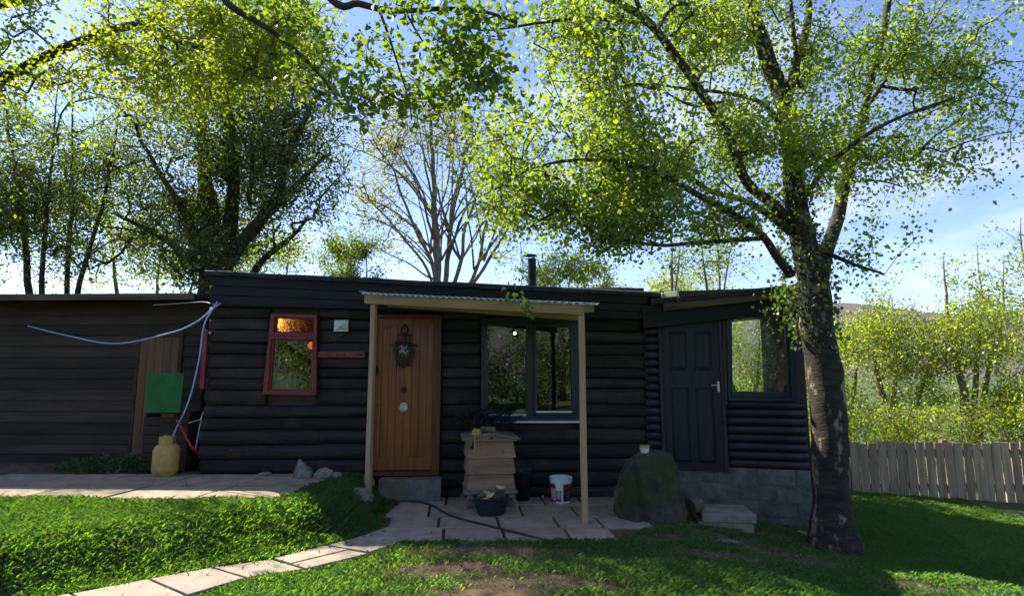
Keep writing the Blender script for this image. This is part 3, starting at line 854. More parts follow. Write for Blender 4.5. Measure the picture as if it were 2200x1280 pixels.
# right side wall and back wall with the far window
rq = AN.q([(1545, 850), (1659, 842), (1657, 668), (1545, 688)], AD)
rbx = bb(rq)
holes_wall(mb, 0, AL, zbase, 2.55, [rbx], AD + .002, AD + .08)
mb.box(AL - .06, AL - .002, .082, AD, zbase, 2.6)
mb.build('inner_wall', M['interior'], annex)
MB().box(AL, AL + .03, -.0, AD + .08, zbase - .02, 2.62).build('side_cladding', M['annex'], annex)
mb = MB(); frame_ring(mb, [(rbx[0], rbx[2]), (rbx[1], rbx[2]), (rbx[1], rbx[3]), (rbx[0], rbx[3])], [(rbx[0] + .05, rbx[2] + .05), (rbx[1] - .05, rbx[2] + .05), (rbx[1] - .05, rbx[3] - .05), (rbx[0] + .05, rbx[3] - .05)], AD - .02, AD + .1)
rw2 = mb.build('window', M['blueframe'], annex, bevel=.004)
MB().box(rbx[0] + .05, rbx[1] - .05, AD + .04, AD + .046, rbx[2] + .05, rbx[3] - .05).build('pane', M['clearglass'], rw2)
MB().box(.06, AL - .06, .09, AD - .01, zbase - .04, zbase + .02).build('interior_floor', M['interior'], annex)
# front window
ai = AN.q([(1573, 840), (1691, 841), (1683, 669), (1571, 670)])
mb = MB(); frame_ring(mb, awn, [(p_[0] + (.035 if i_ in (0, 3) else -.04), p_[1] + (.05 if i_ < 2 else -.03)) for i_, p_ in enumerate(awn)], -.085, .02)
aw = mb.build('window', M['blueframe'], annex, bevel=.005, label='large dark framed window seen right through')
mb = MB(); inn = [(p_[0] + (.035 if i_ in (0, 3) else -.04), p_[1] + (.05 if i_ < 2 else -.03)) for i_, p_ in enumerate(awn)]
frame_ring(mb, inn, ai, -.06, -.0); mb.build('casement', M['blueframe'], aw, bevel=.004)
MB().prism(ai, -.035, -.028).build('pane', M['clearglass'], aw)
mb = MB(); c0 = AN.p(1566, 862, -.06)[0]
mb.prism([(awn[0][0] - .045, awn[0][1] - .05), (awn[0][0] - .005, awn[0][1] - .05), (awn[3][0] - .005, awn[3][1] + .02), (awn[3][0] - .045, awn[3][1] + .02)], -.075, .02)
mb.build('corner_post', M['annex'], annex, bevel=.01)
mb = MB(); mb.prism([(awn[1][0] + .004, awn[1][1] - .02), (AL + .02, awn[1][1] - .02), (AL - .0, 2.4), (awn[2][0] + .004, 2.4)], -.06, .02)
mb.build('corner_post', M['annex'], annex, bevel=.012)
# door
x0, x1, z0, z1 = adb
mb = MB(); mb.box(x0, x0 + .045, -.055, .05, z0, z1 - .045); mb.box(x1 - .045, x1, -.055, .05, z0, z1 - .045); mb.box(x0, x1, -.055, .05, z1 - .045, z1)
mb.build('door_frame', M['annex'], annex, bevel=.004)
d0, d1, e0, e1 = x0 + .049, x1 - .049, z0 + .005, z1 - .049
adoor = MB().box(d0, d1, -.012, .03, e0, e1).build('door', M['annexdoor'], annex, label='charcoal painted four panel door')
hs = AN.q([(1434, 797), (1478, 797), (1533, 797), (1435, 712)])
cols_ = [(d0 + .085, (d0 + d1) / 2 - .04), ((d0 + d1) / 2 + .04, d1 - .085)]
rows_ = [(e0 + .09, AN.p(1480, 832)[1]), (AN.p(1480, 797)[1], AN.p(1480, 712)[1])]
mb = MB(); holes_wall(mb, d0, d1, e0, e1, [(a_, b_, c_, d_) for a_, b_ in cols_ for c_, d_ in rows_], -.034, -.0125)
mb.build('door_rail', M['annexdoor'], adoor)
for a_, b_ in cols_:
    for c_, d_ in rows_:
        mb = MB(); o_ = [(a_ + .012, c_ + .012), (b_ - .012, c_ + .012), (b_ - .012, d_ - .012), (a_ + .012, d_ - .012)]
        i2 = [(a_ + .045, c_ + .045), (b_ - .045, c_ + .045), (b_ - .045, d_ - .045), (a_ + .045, d_ - .045)]
        vs = [(p_[0], -.0125, p_[1]) for p_ in o_] + [(p_[0], -.028, p_[1]) for p_ in i2]
        mb.add(vs, [(0, 1, 5, 4), (1, 2, 6, 5), (2, 3, 7, 6), (3, 0, 4, 7), (4, 5, 6, 7)])
        mb.build('panel', M['annexdoor'], adoor)
hx, hz = AN.p(1543, 830)
mb = MB().box(hx - .014, hx + .014, -.046, -.034, hz - .065, hz + .065); mb.tube([(hx, -.045, hz + .02), (hx, -.075, hz + .02), (hx - .09, -.078, hz + .018)], .008, 8)
mb.build('door_handle', M['steel'], adoor, bevel=.002)
# roof
r0, r1 = AN.p(1398, 643, -.2), AN.p(1695, 612, -.2)
sl = (r1[1] - r0[1]) / (r1[0] - r0[0]); rx0, rx1 = r0[0], r1[0] + .12
zr = lambda x: r0[1] + sl * (x - r0[0])
mb = MB(); vs = []
for x in (rx0, rx1):
    for yy, zz in ((-.22, -.07), (-.22, 0), (AD + .2, -.12), (AD + .2, -.19)): vs.append((x, yy, zr(x) + zz))
mb.add(vs, [(0, 1, 2, 3), (7, 6, 5, 4), (0, 4, 5, 1), (1, 5, 6, 2), (2, 6, 7, 3), (3, 7, 4, 0)])
ar = mb.build('roof', M['felt'], annex, bevel=.01)
mb = MB(); bx0 = AN.p(1425, 655, -.17)[0]
mb.prism([(bx0, zr(bx0) - .165), (rx1 - .02, zr(rx1) - .155), (rx1 - .02, zr(rx1) - .073), (bx0, zr(bx0) - .073)], -.20, -.14)
mb.build('fascia_beam', M['oldbeam'], ar, bevel=.006)
MB().prism([(0, zr(0) - .36), (AL, zr(AL) - .33), (AL, zr(AL) - .073), (0, zr(0) - .073)], -.139, .0).build('soffit', M['blackwood'], ar)
# block plinth
random.seed(12)
nb = 0
for row in range(4):
    z1_ = zbase - .003 - row * .19; z0_ = z1_ - .184
    x = AN.p(1440, 1010)[0] - (.2 if row % 2 else 0)
    x = -.05
    off_ = .22 if row % 2 else 0
    a_ = -.02
    while a_ < AL:
        b_ = min(a_ + (.44 if a_ > 0 else .44 - off_), AL + .02)
        if AL - b_ < .08: b_ = AL + .02
        MB().box(a_ + .003, b_ - .003, -.03 + random.uniform(-.002, .003), .14, z0_, z1_).build('block', M['block'], annex, bevel=.006)
        a_ = b_
MB().box(.0, AL + .01, -.022, .13, zbase - .78, zbase - .006).build('mortar', M['mortar'], annex)
MB().box(AL - .12, AL + .01, .15, AD, zbase - .9, zbase - .03).build('side_plinth', M['block'], annex)
# floodlight on the annex roof edge
fx_, fz_ = AN.p(1441, 634, -.24)
flo = empty('outdoor_lamp', AN.w(fx_, -.24, fz_), AN.rz - .25, 'cream boxy outdoor lamp fixed at the left end of the annex roof', 'lamp')
MB().add([(-.085, -.05, -.03), (.10, -.05, -.03), (.10, .06, -.04), (-.085, .06, -.04), (-.075, -.03, .045), (.085, -.03, .045), (.085, .06, .05), (-.075, .06, .05)],
         [(0, 3, 2, 1), (4, 5, 6, 7), (0, 1, 5, 4), (1, 2, 6, 5), (2, 3, 7, 6), (3, 0, 4, 7)]).build('lamp_housing', M['cream'], flo, bevel=.008)
MB().tube([(.06, .02, -.04), (.1, .02, -.09), (.13, .035, -.10)], .012, 6).build('bracket', M['oldbeam'], flo)
MB().tube([(-.085, -.04, .0), (-.11, -.045, .0)], .035, 10).build('sensor', M['cream'], flo, bevel=.004)

# ================================================================== LEFT SHED
SH = Frame((-9.5, 8.15), (at(438, 800, 7.95).x, 7.95))
shed = empty('wooden_shed', SH.o, SH.rz, 'dark board shed with plank door adjoining the left end of the cabin', 'shed')
SL = SH.len
sdx0, sdx1 = SH.p(300, 800)[0], SH.p(384, 800)[0]
shz = SH.p(400, 648)[1]
z = .0; random.seed(4)
while z < shz - .02:
    h_ = random.uniform(.13, .16); zt = min(z + h_, shz)
    segs = [(0, SL)]
    if z < 2.05: segs = [(0, sdx0 - .05), (sdx1 + .05, SL)]
    for a_, b_ in segs:
        cuts = [a_] + [c_ for c_ in (1.9 + random.uniform(-.2, .2),) if a_ < c_ < b_] + [b_]
        for c0_, c1_ in zip(cuts, cuts[1:]):
            MB().add([(c0_ + .002, -.025, z + .002), (c1_ - .002, -.025, z + .002), (c1_ - .002, -.006, zt), (c0_ + .002, -.006, zt),
                      (c0_ + .002, .01, z + .002), (c1_ - .002, .01, z + .002), (c1_ - .002, .01, zt), (c0_ + .002, .01, zt)],
                     [(0, 1, 2, 3), (7, 6, 5, 4), (4, 5, 1, 0), (3, 2, 6, 7), (0, 3, 7, 4), (1, 5, 6, 2)]).build('board', M['shedwood'], shed)
    z = zt
mb = MB(); mb.box(0, SL, .012, .06, -.1, shz); mb.box(0, .05, .061, 3, -.1, shz); mb.box(0, SL, 3, 3.05, -.1, shz - .1); mb.build('inner_wall', M['interior'], shed)
mb = MB(); mb.box(sdx0 - .05, sdx0 - .003, -.04, .01, .3, 2.05); mb.box(sdx1 + .003, sdx1 + .05, -.04, .01, .3, 2.05); mb.box(sdx0 - .05, sdx1 + .05, -.04, .01, 2.053, 2.12)
mb.build('door_frame', M['shedwood'], shed, bevel=.004)
sdoor = MB().box(sdx0, sdx1, -.02, .005, .32, 2.05).build('door', M['sheddoor'], shed)
for i_ in range(5):
    a_ = sdx0 + (sdx1 - sdx0) * i_ / 5; MB().box(a_ + .003, a_ + (sdx1 - sdx0) / 5 - .003, -.036, -.0205, .33, 2.04).build('plank', M['sheddoor'], sdoor, bevel=.003)
mb = MB(); mb.add([(-.1, -.35, shz + .02), (SL + .06, -.35, shz + .02), (SL + .06, 3.2, shz + .1), (-.1, 3.2, shz + .1), (-.1, -.35, shz + .06), (SL + .06, -.35, shz + .06), (SL + .06, 3.2, shz + .15), (-.1, 3.2, shz + .15)],
                  [(0, 3, 2, 1), (4, 5, 6, 7), (0, 1, 5, 4), (1, 2, 6, 5), (2, 3, 7, 6), (3, 0, 4, 7)])
sr = mb.build('roof', M['felt'], shed)
MB().box(-.1, SL + .02, -.385, -.352, shz - .02, shz + .07).build('fascia_board', M['oldbeam'], sr, bevel=.004)

# green board, gas bottle
p0 = onz(370, 990, .3)
gb = MB().box(-.30, .155, -.012, .012, 0, .50).build('green_board', M['greenboard'], None, bevel=.004, label='bright green painted board standing on the old crate against the shed', cat='board')
q_ = at(378, 886, 7.25); gb.location = (q_.x - .11, 7.27, q_.z); gb.rotation_euler = (math.radians(-3), 0, .02)
cr_ = empty('old_crate', (q_.x - .18, 7.37, Hf(-4.4, 7.3)), 0, 'old dark wooden crate under the green board', 'crate')
hh_ = q_.z - cr_.location.z - .006
for zz in np.arange(.01, hh_ - .05, .115): MB().box(-.3, .28, -.002, .016, zz, zz + .105).build('slat', M['shedwood'], cr_, bevel=.003)
MB().box(-.3, .28, .018, .30, hh_ - .02, hh_).build('lid', M['shedwood'], cr_)
for a_ in (-.3, .25): MB().box(a_, a_ + .03, .018, .3, 0, hh_ - .022).build('side_panel', M['shedwood'], cr_)
q_ = at(374, 965, 7.0)
gz = Hf(q_.x, 7.0)
gas = empty('gas_bottle', (q_.x - .09, 7.0, gz), 0, 'squat yellow gas bottle standing under the green board', 'gas bottle')
MB().lathe([(0, .0), (.10, 0), (.105, .03), (.13, .05), (.145, .10), (.145, .32), (.12, .38), (.06, .41), (0, .415)], 24).build('bottle_body', M['gas'], gas, smooth=True)
MB().lathe([(0, .41), (.025, .41), (.025, .47), (.05, .475), (.05, .50), (0, .505)], 12).build('valve', M['steel'], gas)
mb = MB(); mb.lathe([(.085, .40), (.09, .40), (.09, .49), (.085, .49)], 20, a0=.3, a1=5.9); mb.build('valve_guard', M['gas'], gas)

# hoses & cables
def hose(name, pts, r_, m_, label, cat='hose'):
    return MB().tube(catmull(pts, 8), r_, 8).build(name, m_, None, smooth=True, label=label, cat=cat)
hose('hose', [at(60, 700, 7.95), at(150, 722, 7.85), at(250, 738, 7.6), at(366, 715, 7.1), at(420, 693, 6.95), at(455, 665, 6.97), at(474, 651, 7.02)], .011, M['bluehose'], 'pale blue hose running left from the cabin corner')
hose('hose', [at(468, 648, 6.97), at(450, 675, 6.9), at(437, 705, 6.88), at(428, 770, 6.85), at(412, 840, 6.85), at(396, 885, 6.85), at(384, 908, 6.88), at(372, 935, 6.8)], .009, M['bluehose'], 'pale blue hose hanging down from the cabin corner to the gas bottle')
hose('cable', [at(330, 655, 7.6), at(366, 653, 7.6), at(410, 650, 7.5), at(440, 649, 7.2), at(462, 655, 7.05)], .006, M['greycable'], 'thin grey cable strung under the shed roof', 'cable')
hose('cable', [at(405, 908, 7.0), at(430, 900, 7.0), at(436, 885, 7.02), at(428, 920, 6.98), at(420, 965, 6.97)], .006, M['greycable'], 'thin grey cable looped low on the cabin corner', 'cable')
h0 = at(380, 902, 6.85)
hose('hose', [h0, at(390, 918, 6.8), at(402, 942, 6.75), at(420, 968, 6.7), onz(446, 985, .335), onz(468, 984, .33), onz(482, 977, .345) + Vector((0, 0, .01)), at(498, 966, 6.9)], .011, M['redhose'], 'red hose dropping from the gas bottle into the weeds')
hp = [(815, 1083), (850, 1081), (890, 1080), (925, 1088), (955, 1105), (985, 1117), (1040, 1131), (1100, 1146), (1160, 1160), (1200, 1172)]
hose('hose', [onz(a_, b_, .0) + Vector((0, 0, .024 if b_ < 1146 else .0 + Hf(*onz(a_, b_, 0).xy) + .02)) for a_, b_ in hp], .011, M['hose'], 'black hose snaking over the patio from the door mat')

# ================================================================== PORCH CANOPY
PL, PR = onz(812, 1090, 0), Vector((at(1258, 1000, 6.02).x, 6.02, 0))
PO = Frame((PL.x, PL.y), (PR.x, PR.y))
porch = empty('porch_canopy', (PL.x, PL.y, 0), PO.rz, 'pale timber porch canopy with corrugated sheet roof over door and window', 'porch')
zl_, zr_ = PO.p(800, 656)[1], PO.p(1250, 677)[1]
pz = lambda x: zl_ + (zr_ - zl_) * (x / PO.len)
xa = PO.p(798, 700)[0]
def post(x, w_, z0, z1, lean):
    mb = MB(); n = 10; vs = []
    for i_ in range(n + 1):
        t_ = i_ / n; zz = z0 + (z1 - z0) * t_; xx = x + lean * (1 - t_) + .004 * noise.noise(Vector((zz * 2, x, 0)))
        for sx_, sy_ in ((-1, -1), (1, -1), (1, 1), (-1, 1)):
            vs.append((xx + sx_ * w_ / 2, sy_ * w_ / 2, zz))
    fs = [(3, 2, 1, 0), tuple(n * 4 + j for j in range(4))]
    for i_ in range(n):
        for j in range(4):
            a_, b_ = i_ * 4 + j, i_ * 4 + (j + 1) % 4; fs.append((a_, b_, b_ + 4, a_ + 4))
    mb.add(vs, fs)
    return mb
xL = PO.p(799, 800)[0]; xR = PO.p(1251, 800)[0]
post(xL, .062, -.02, pz(xL) - .002, .0).build('post', M['pine'], porch, bevel=.003)
o = post(0, .060, -.16, pz(xR) - .002, .0).build('post', M['pine'], porch, bevel=.003); o.location = (xR, 0, 0); o.rotation_euler = (0, 0, math.radians(24))
xb0, xb1 = PO.p(783, 646, -.05)[0], PO.p(1268, 668, -.05)[0] - .075
bt = lambda x: pz(x) + .105
MB().prism([(xb0, pz(xb0)), (xb1, pz(xb1)), (xb1, bt(xb1)), (xb0, bt(xb0))], -.055, -.005).build('front_beam', M['pine_h'], porch, bevel=.003)
MB().prism([(xb0 + .15, pz(xb0) - .01), (xb1 - .1, pz(xb1) - .03), (xb1 - .1, bt(xb1) - .04), (xb0 + .15, bt(xb0) - .04)], .25, .295).build('inner_beam', M['pine_h'], porch, bevel=.003)
depth = 1.1
for i_ in range(6):
    x = xb0 + .08 + (xb1 - xb0 - .16) * i_ / 5
    mb = MB(); z_ = bt(x) - .09
    vs = [(x - .02, -.004, z_), (x + .02, -.004, z_), (x + .02, depth, z_ + .13), (x - .02, depth, z_ + .13), (x - .02, -.004, z_ + .085), (x + .02, -.004, z_ + .085), (x + .02, depth, z_ + .215), (x - .02, depth, z_ + .215)]
    mb.add(vs, [(0, 3, 2, 1), (4, 5, 6, 7), (0, 1, 5, 4), (1, 2, 6, 5), (2, 3, 7, 6), (3, 0, 4, 7)])
    mb.build('rafter', M['pine_h'], porch)
mb = MB(); vs = []; fs = []; nw = 400; cx0, cx1 = xb0 - .05, xb1 + .015
rows = 6
for j in range(rows + 1):
    yy = -.10 + (depth + .1) * j / rows
    for i_ in range(nw + 1):
        x = cx0 + (cx1 - cx0) * i_ / nw
        zz = bt(x) + .016 + .014 * math.sin(2 * math.pi * (x - cx0) / .078) + .12 * max(0, (yy)) * 1.0 + .004 * noise.noise(Vector((x * 2, yy, 0)))
        if i_ < 10: zz += .02 * (1 - i_ / 10)
        vs.append((x, yy, zz))
for j in range(rows):
    for i_ in range(nw):
        a_ = j * (nw + 1) + i_; fs.append((a_, a_ + 1, a_ + nw + 2, a_ + nw + 1))
mb.add(vs, fs); co = mb.build('corrugated_sheet', M['corrugated'], porch, smooth=True)
sm = co.modifiers.new('thickness', 'SOLIDIFY'); sm.thickness = .004

# ================================================================== PAVING
patio = empty('patio', (0, 6.2, 0), 0, 'paved patio of worn slabs under the porch canopy', 'patio')
patio['kind'] = 'structure'
random.seed(21)
def slab_obj(quad, zf, m_, parent, name='slab', th=.045, rise=.012, gap=.010):
    c = sum((Vector((q_[0], q_[1], 0)) for q_ in quad), Vector()) / len(quad)
    q2 = [Vector((q_[0], q_[1], 0)) for q_ in quad]
    q2 = [c + (v_ - c) * (1 - gap * 2 / max(.1, (v_ - c).length)) for v_ in q2]
    mb = MB(); n = len(q2)
    tz = rise + random.uniform(-.003, .004); tx, ty = random.uniform(-.006, .006), random.uniform(-.006, .006)
    pz0 = Vector(parent.location)
    top = [(v_.x - pz0.x, v_.y - pz0.y, zf(v_.x, v_.y) - pz0.z + tz + tx * (v_.x - c.x) + ty * (v_.y - c.y)) for v_ in q2]
    bot = [(a_[0], a_[1], a_[2] - th) for a_ in top]
    mb.add(bot + top, [tuple(range(n - 1, -1, -1)), tuple(range(n, 2 * n))] + [(i_, (i_ + 1) % n, (i_ + 1) % n + n, i_ + n) for i_ in range(n)])
    return mb.build(name, m_, parent, bevel=.006)
rowsY = [(7.24, 6.82), (6.82, 6.30), (6.30, 5.86), (5.86, 5.42)]
offs = [-1.42, -1.55, -1.40, -1.42]
lens = [[.6, .58, .6, .45, .6, .45], [.55, .58, .45, .6, .6, .3], [.52, .62, .6, .45, .52], [.60, .58, .62, .45]]
for (ya, yb), x_, ls in zip(rowsY, offs, lens):
    sk = .10
    for l_ in ls:
        a_, b_ = x_, x_ + l_
        s0, s1 = (7.24 - ya) * sk, (7.24 - yb) * sk
        slab_obj([(a_ + s1, yb), (b_ + s1, yb), (b_ + s0, ya), (a_ + s0, ya)], lambda x, y: 0.0, M['slab'], patio)
        x_ = b_
path = empty('garden_path', (-2, 4.9, 0), 0, 'path of pale paving slabs crossing the grass to the lower left', 'path')
path['kind'] = 'structure'
Lp = [(829, 1134), (792, 1147), (752, 1159), (700, 1173), (583, 1202), (455, 1221), (318, 1246), (150, 1278), (-60, 1318)]
Rp = [(942, 1144), (880, 1159), (848, 1172), (795, 1189), (655, 1224), (530, 1245), (402, 1283), (240, 1330), (40, 1400)]
zf_path = lambda x, y: .0
for k in range(len(Lp) - 1):
    a_, b_, c_, d_ = [onz(*q_, 0) for q_ in (Rp[k + 1], Rp[k], Lp[k], Lp[k + 1])]
    if k in (3, 4, 5) :
        # two half slabs where a lengthwise joint shows
        if k == 3:
            m1, m2 = (a_ * .55 + d_ * .45), (b_ * .55 + c_ * .45)
            slab_obj([a_.xy, b_.xy, m2.xy, m1.xy], zf_path, M['pathslab'], path); slab_obj([m1.xy, m2.xy, c_.xy, d_.xy], zf_path, M['pathslab'], path)
            continue
    slab_obj([a_.xy, b_.xy, c_.xy, d_.xy], zf_path, M['pathslab'], path, rise=.014)
for q_ in ([(366, 1262), (486, 1300), (440, 1340), (250, 1300)],):
    pts = [onz(a_, b_, 0) for a_, b_ in q_]
terr = empty('raised_terrace', (-3.4, 6.4, .3), 0, 'raised paved strip of large slabs along the foot of the log wall', 'terrace')
terr['kind'] = 'structure'
for r_, (ya, yb) in enumerate(((7.12, 6.42), (6.40, 5.78))):
    x_ = -2.0 - .12 * r_
    for l_ in ([.95, .85, .8, .7, .9] if r_ == 0 else [.85, .9, .85, .75, .8]):
        s0, s1 = (7.12 - ya) * -.16, (7.12 - yb) * -.16
        slab_obj([(x_ - l_ + s1, yb), (x_ + s1, yb), (x_ + s0, ya), (x_ - l_ + s0, ya)], lambda x, y: .30, M['slab'], terr, rise=.012)
        x_ -= l_

# ================================================================== BEEHIVE
hc = onz(1054, 1062, 0)
hive = empty('beehive', (at(1050,1000,6.98).x, 6.98, 0), math.radians(8), 'weathered pinkish cedar beehive of stacked lifts on splayed legs by the window', 'beehive')
zz = .16; HW = .255
def lift(z0, h_, w0, w1):
    mb = MB(); t_ = .02
    # four boards slanting inward upward
    for (ax, s_) in (('x', -1), ('x', 1), ('y', -1), ('y', 1)):
        if ax == 'y':
            vs = [(-w0, s_ * w0, z0), (w0, s_ * w0, z0), (w1, s_ * w1, z0 + h_), (-w1, s_ * w1, z0 + h_), (-w0 + t_, s_ * (w0 - t_), z0), (w0 - t_, s_ * (w0 - t_), z0), (w1 - t_, s_ * (w1 - t_), z0 + h_), (-w1 + t_, s_ * (w1 - t_), z0 + h_)]
        else:
            vs = [(s_ * w0, -w0, z0), (s_ * w0, w0, z0), (s_ * w1, w1, z0 + h_), (s_ * w1, -w1, z0 + h_), (s_ * (w0 - t_), -w0 + t_, z0), (s_ * (w0 - t_), w0 - t_, z0), (s_ * (w1 - t_), w1 - t_, z0 + h_), (s_ * (w1 - t_), -w1 + t_, z0 + h_)]
        mb.add(vs, [(0, 1, 2, 3), (7, 6, 5, 4), (0, 4, 5, 1), (1, 5, 6, 2), (2, 6, 7, 3), (3, 7, 4, 0)])
    return mb
lz = [(.205, .185), (.385, .185), (.565, .19)]
for i_, (z0_, h_) in enumerate(lz):
    o = lift(z0_, h_, HW + .018 + .003 * i_ + .012, HW + .004).build('lift', M['hive'], hive)
    # corner finger joints
    mb = MB()
    for k in range(7):
        zc = z0_ + .012 + k * h_ / 7.2; f_ = (zc - z0_) / h_
        ww = (HW + .033) * (1 - f_) + (HW + .004) * f_
        for s_ in (-1, 1): mb.box(s_ * ww - .006, s_ * ww + .006, -ww - .002, -ww + .012, zc, zc + .012)
    mb.build('finger_joint', M['oldbeam'], o, kind='stuff')
MB().box(-HW - .05, HW + .05, -HW - .09, HW + .04, .170, .200).build('floor_board', M['hiveroof'], hive, bevel=.004)
MB().add([(-HW - .02, -HW - .14, .135), (HW + .02, -HW - .14, .135), (HW + .02, -HW - .04, .165), (-HW - .02, -HW - .04, .165), (-HW - .02, -HW - .14, .15), (HW + .02, -HW - .14, .15), (HW + .02, -HW - .04, .169), (-HW - .02, -HW - .04, .169)],
         [(0, 3, 2, 1), (4, 5, 6, 7), (0, 1, 5, 4), (1, 2, 6, 5), (2, 3, 7, 6), (3, 0, 4, 7)]).build('landing_board', M['hiveroof'], hive)
for sx_ in (-1, 1):
    for sy_ in (-1, 1):
        MB().tube([(sx_ * (HW - .02), sy_ * (HW - .03), .168), (sx_ * (HW + .05), sy_ * (HW + .04), .008)], .026, 4).build('leg', M['hive'], hive)
mb = MB(); e_ = HW + .05; zr0 = .757
mb.prism([(-e_, zr0), (e_, zr0), (e_, zr0 + .02), (0, zr0 + .075), (-e_, zr0 + .02)], -e_, -e_ + .025)
mb.build('gable', M['hive'], hive)
mb = MB()
for s_ in (-1, 1):
    q_ = [(0, zr0 + .077), (s_ * (e_ + .03), zr0 + .016), (s_ * (e_ + .03), zr0 + .032), (0, zr0 + .095)]
    if s_ > 0: q_ = [q_[0], q_[1], q_[2], q_[3]]
    else: q_ = q_[::-1]
    mb.prism(q_, -e_ - .03, e_ + .03)
mb.build('roof', M['hiveroof'], hive, bevel=.002)
kx_ = disc(0, zr0 + .035, .017, -e_ - .004, -e_ - .0005).build('vent', M['iron'], hive)
hw2 = hive.matrix_basis
def on_hive(x, y, z): return hive.location + Matrix.Rotation(math.radians(8), 3, 'Z') @ Vector((x, y, z))
def rocky(name, r3, seed, m_, sub=3, amp=.25, freq=1.6, flat=None):
    bm = bmesh.new(); bmesh.ops.create_icosphere(bm, subdivisions=sub, radius=1)
    for v_ in bm.verts:
        d = v_.co.normalized(); n_ = noise.noise(d * freq + Vector((seed, 0, 0))) + .45 * noise.noise(d * freq * 2.7 + Vector((0, seed, 0))) + .2 * noise.noise(d * freq * 6 + Vector((0, seed, 4)))
        v_.co = Vector((d.x * r3[0], d.y * r3[1], d.z * r3[2])) * (1 + amp * n_)
    me_ = bpy.data.meshes.new(name); bm.to_mesh(me_); bm.free(); me_.materials.append(m_)
    o_ = bpy.data.objects.new(name, me_); COL.objects.link(o_); return o_
o = rocky('wood_chunk', (.06, .05, .048), 3, M['orange'], 3, .3); o.location = on_hive(-.17, -.2, .845)
tag(o, 'rough orange wood chunk on the front left of the hive roof', 'wood chunk')
def firelog(r_, L_, label, loc, rot, group=None, split=False, end='splitlog'):
    t_ = empty('firewood_log', loc, 0, label, 'firewood', group); t_.rotation_euler = rot
    mb = MB(); n = 14; prof = []
    for k in range(n):
        an = 2 * math.pi * k / n
        if split and math.sin(an) > .05: continue
        prof.append((r_ * math.cos(an) * (1 + .08 * math.sin(3 * an)), r_ * math.sin(an) * (1 + .1 * math.cos(2 * an))))
    m_ = len(prof)
    vs = [(a_, -L_ / 2, b_) for a_, b_ in prof] + [(a_, L_ / 2, b_) for a_, b_ in prof]
    sides = [(i_, i_ + m_, (i_ + 1) % m_ + m_, (i_ + 1) % m_) for i_ in range(m_)]
    MB().add(vs, sides).build('bark', M['bark'], t_)
    s_ = .995
    vs = [(a_ * s_, -L_ / 2 - .001, b_ * s_) for a_, b_ in prof] + [(a_ * s_, L_ / 2 + .001, b_ * s_) for a_, b_ in prof]
    fs = [tuple(range(m_)), tuple(range(2 * m_ - 1, m_ - 1, -1))]
    mb2 = MB().add(vs, fs)
    if split: mb2.add([(prof[0][0], -L_ / 2, prof[0][1] + .002), (prof[-1][0], -L_ / 2, prof[-1][1] + .002), (prof[-1][0], L_ / 2, prof[-1][1] + .002), (prof[0][0], L_ / 2, prof[0][1] + .002)], [(0, 1, 2, 3)])
    mb2.build('cut_face', M[end], t_)
    return t_
firelog(.042, .16, 'short grey log lying on the hive roof beside the orange chunk', on_hive(-.03, -.17, .874), (0, math.radians(8), math.radians(62)), end='hiveroof')
st = MB().tube([(0, 0, 0), (.004, -.01, .15), (.0, -.015, .29)], [.008, .007, .006], 6).build('stick', M['splitlog'], None, label='thin pale stick leaning on the front of the hive roof', cat='stick')
st.location = on_hive(-.20, -.335, .63)
mb = MB(); random.seed(8)
ap = on_hive(-.215, -.30, .69)
for k in range(8):
    c = Vector((random.gauss(0, .012), random.gauss(-.005, .006), random.gauss(0, .012)))
    mb.lathe([(0, -.018), (.014, -.008), (.014, .008), (0, .018)], 8, mtx=Matrix.Translation(c))
o = mb.build('iron_bracket', M['iron'], None, label='small black iron knob at the foot of the pale stick', cat='bracket'); o.location = ap
# dark fir sprigs heaped on the hive
random.seed(9)
sp = empty('fir_sprigs', on_hive(0, .03, .85), 0, 'heap of dark fir sprigs piled on top of the beehive', 'sprigs')
needles = []; mb = MB()
for k in range(64):
    c = Vector((random.uniform(-.26, .24), random.uniform(-.05, .22), 0.0)); an = random.uniform(-.6, math.pi + .6)
    d = Vector((math.cos(an) * random.uniform(.4, 1), random.uniform(-.5, .3), abs(random.gauss(.45, .3)))).normalized()
    L_ = random.uniform(.16, .40)
    c.z = .02 + random.uniform(0, .06) - abs(c.x) * .12
    pts = [c, c + d * L_ * .5 + Vector((0, 0, .02)), c + d * L_ + Vector((0, 0, -.015))]
    mb.tube(pts, [.004, .003, .0015], 4)
    for j in range(64):
        t_ = random.random(); b_ = pts[0].lerp(pts[2], t_) + Vector((0, 0, .02 * math.sin(t_ * 3.1)))
        nd = (d + Vector((random.gauss(0, .6), random.gauss(0, .6), random.gauss(0, .6)))).normalized() * random.uniform(.025, .05)
        sd_ = nd.cross(Vector((random.random(), random.random(), random.random()))).normalized() * .004
        needles += [b_ - sd_, b_ + sd_, b_ + nd + sd_ * .3, b_ + nd - sd_ * .3]
mb.build('stem', M['stem'], sp, kind='stuff')
quads_object('needles', np.array([tuple(v_) for v_ in needles]), 4, M['lf_fir'], sp, kind='stuff')

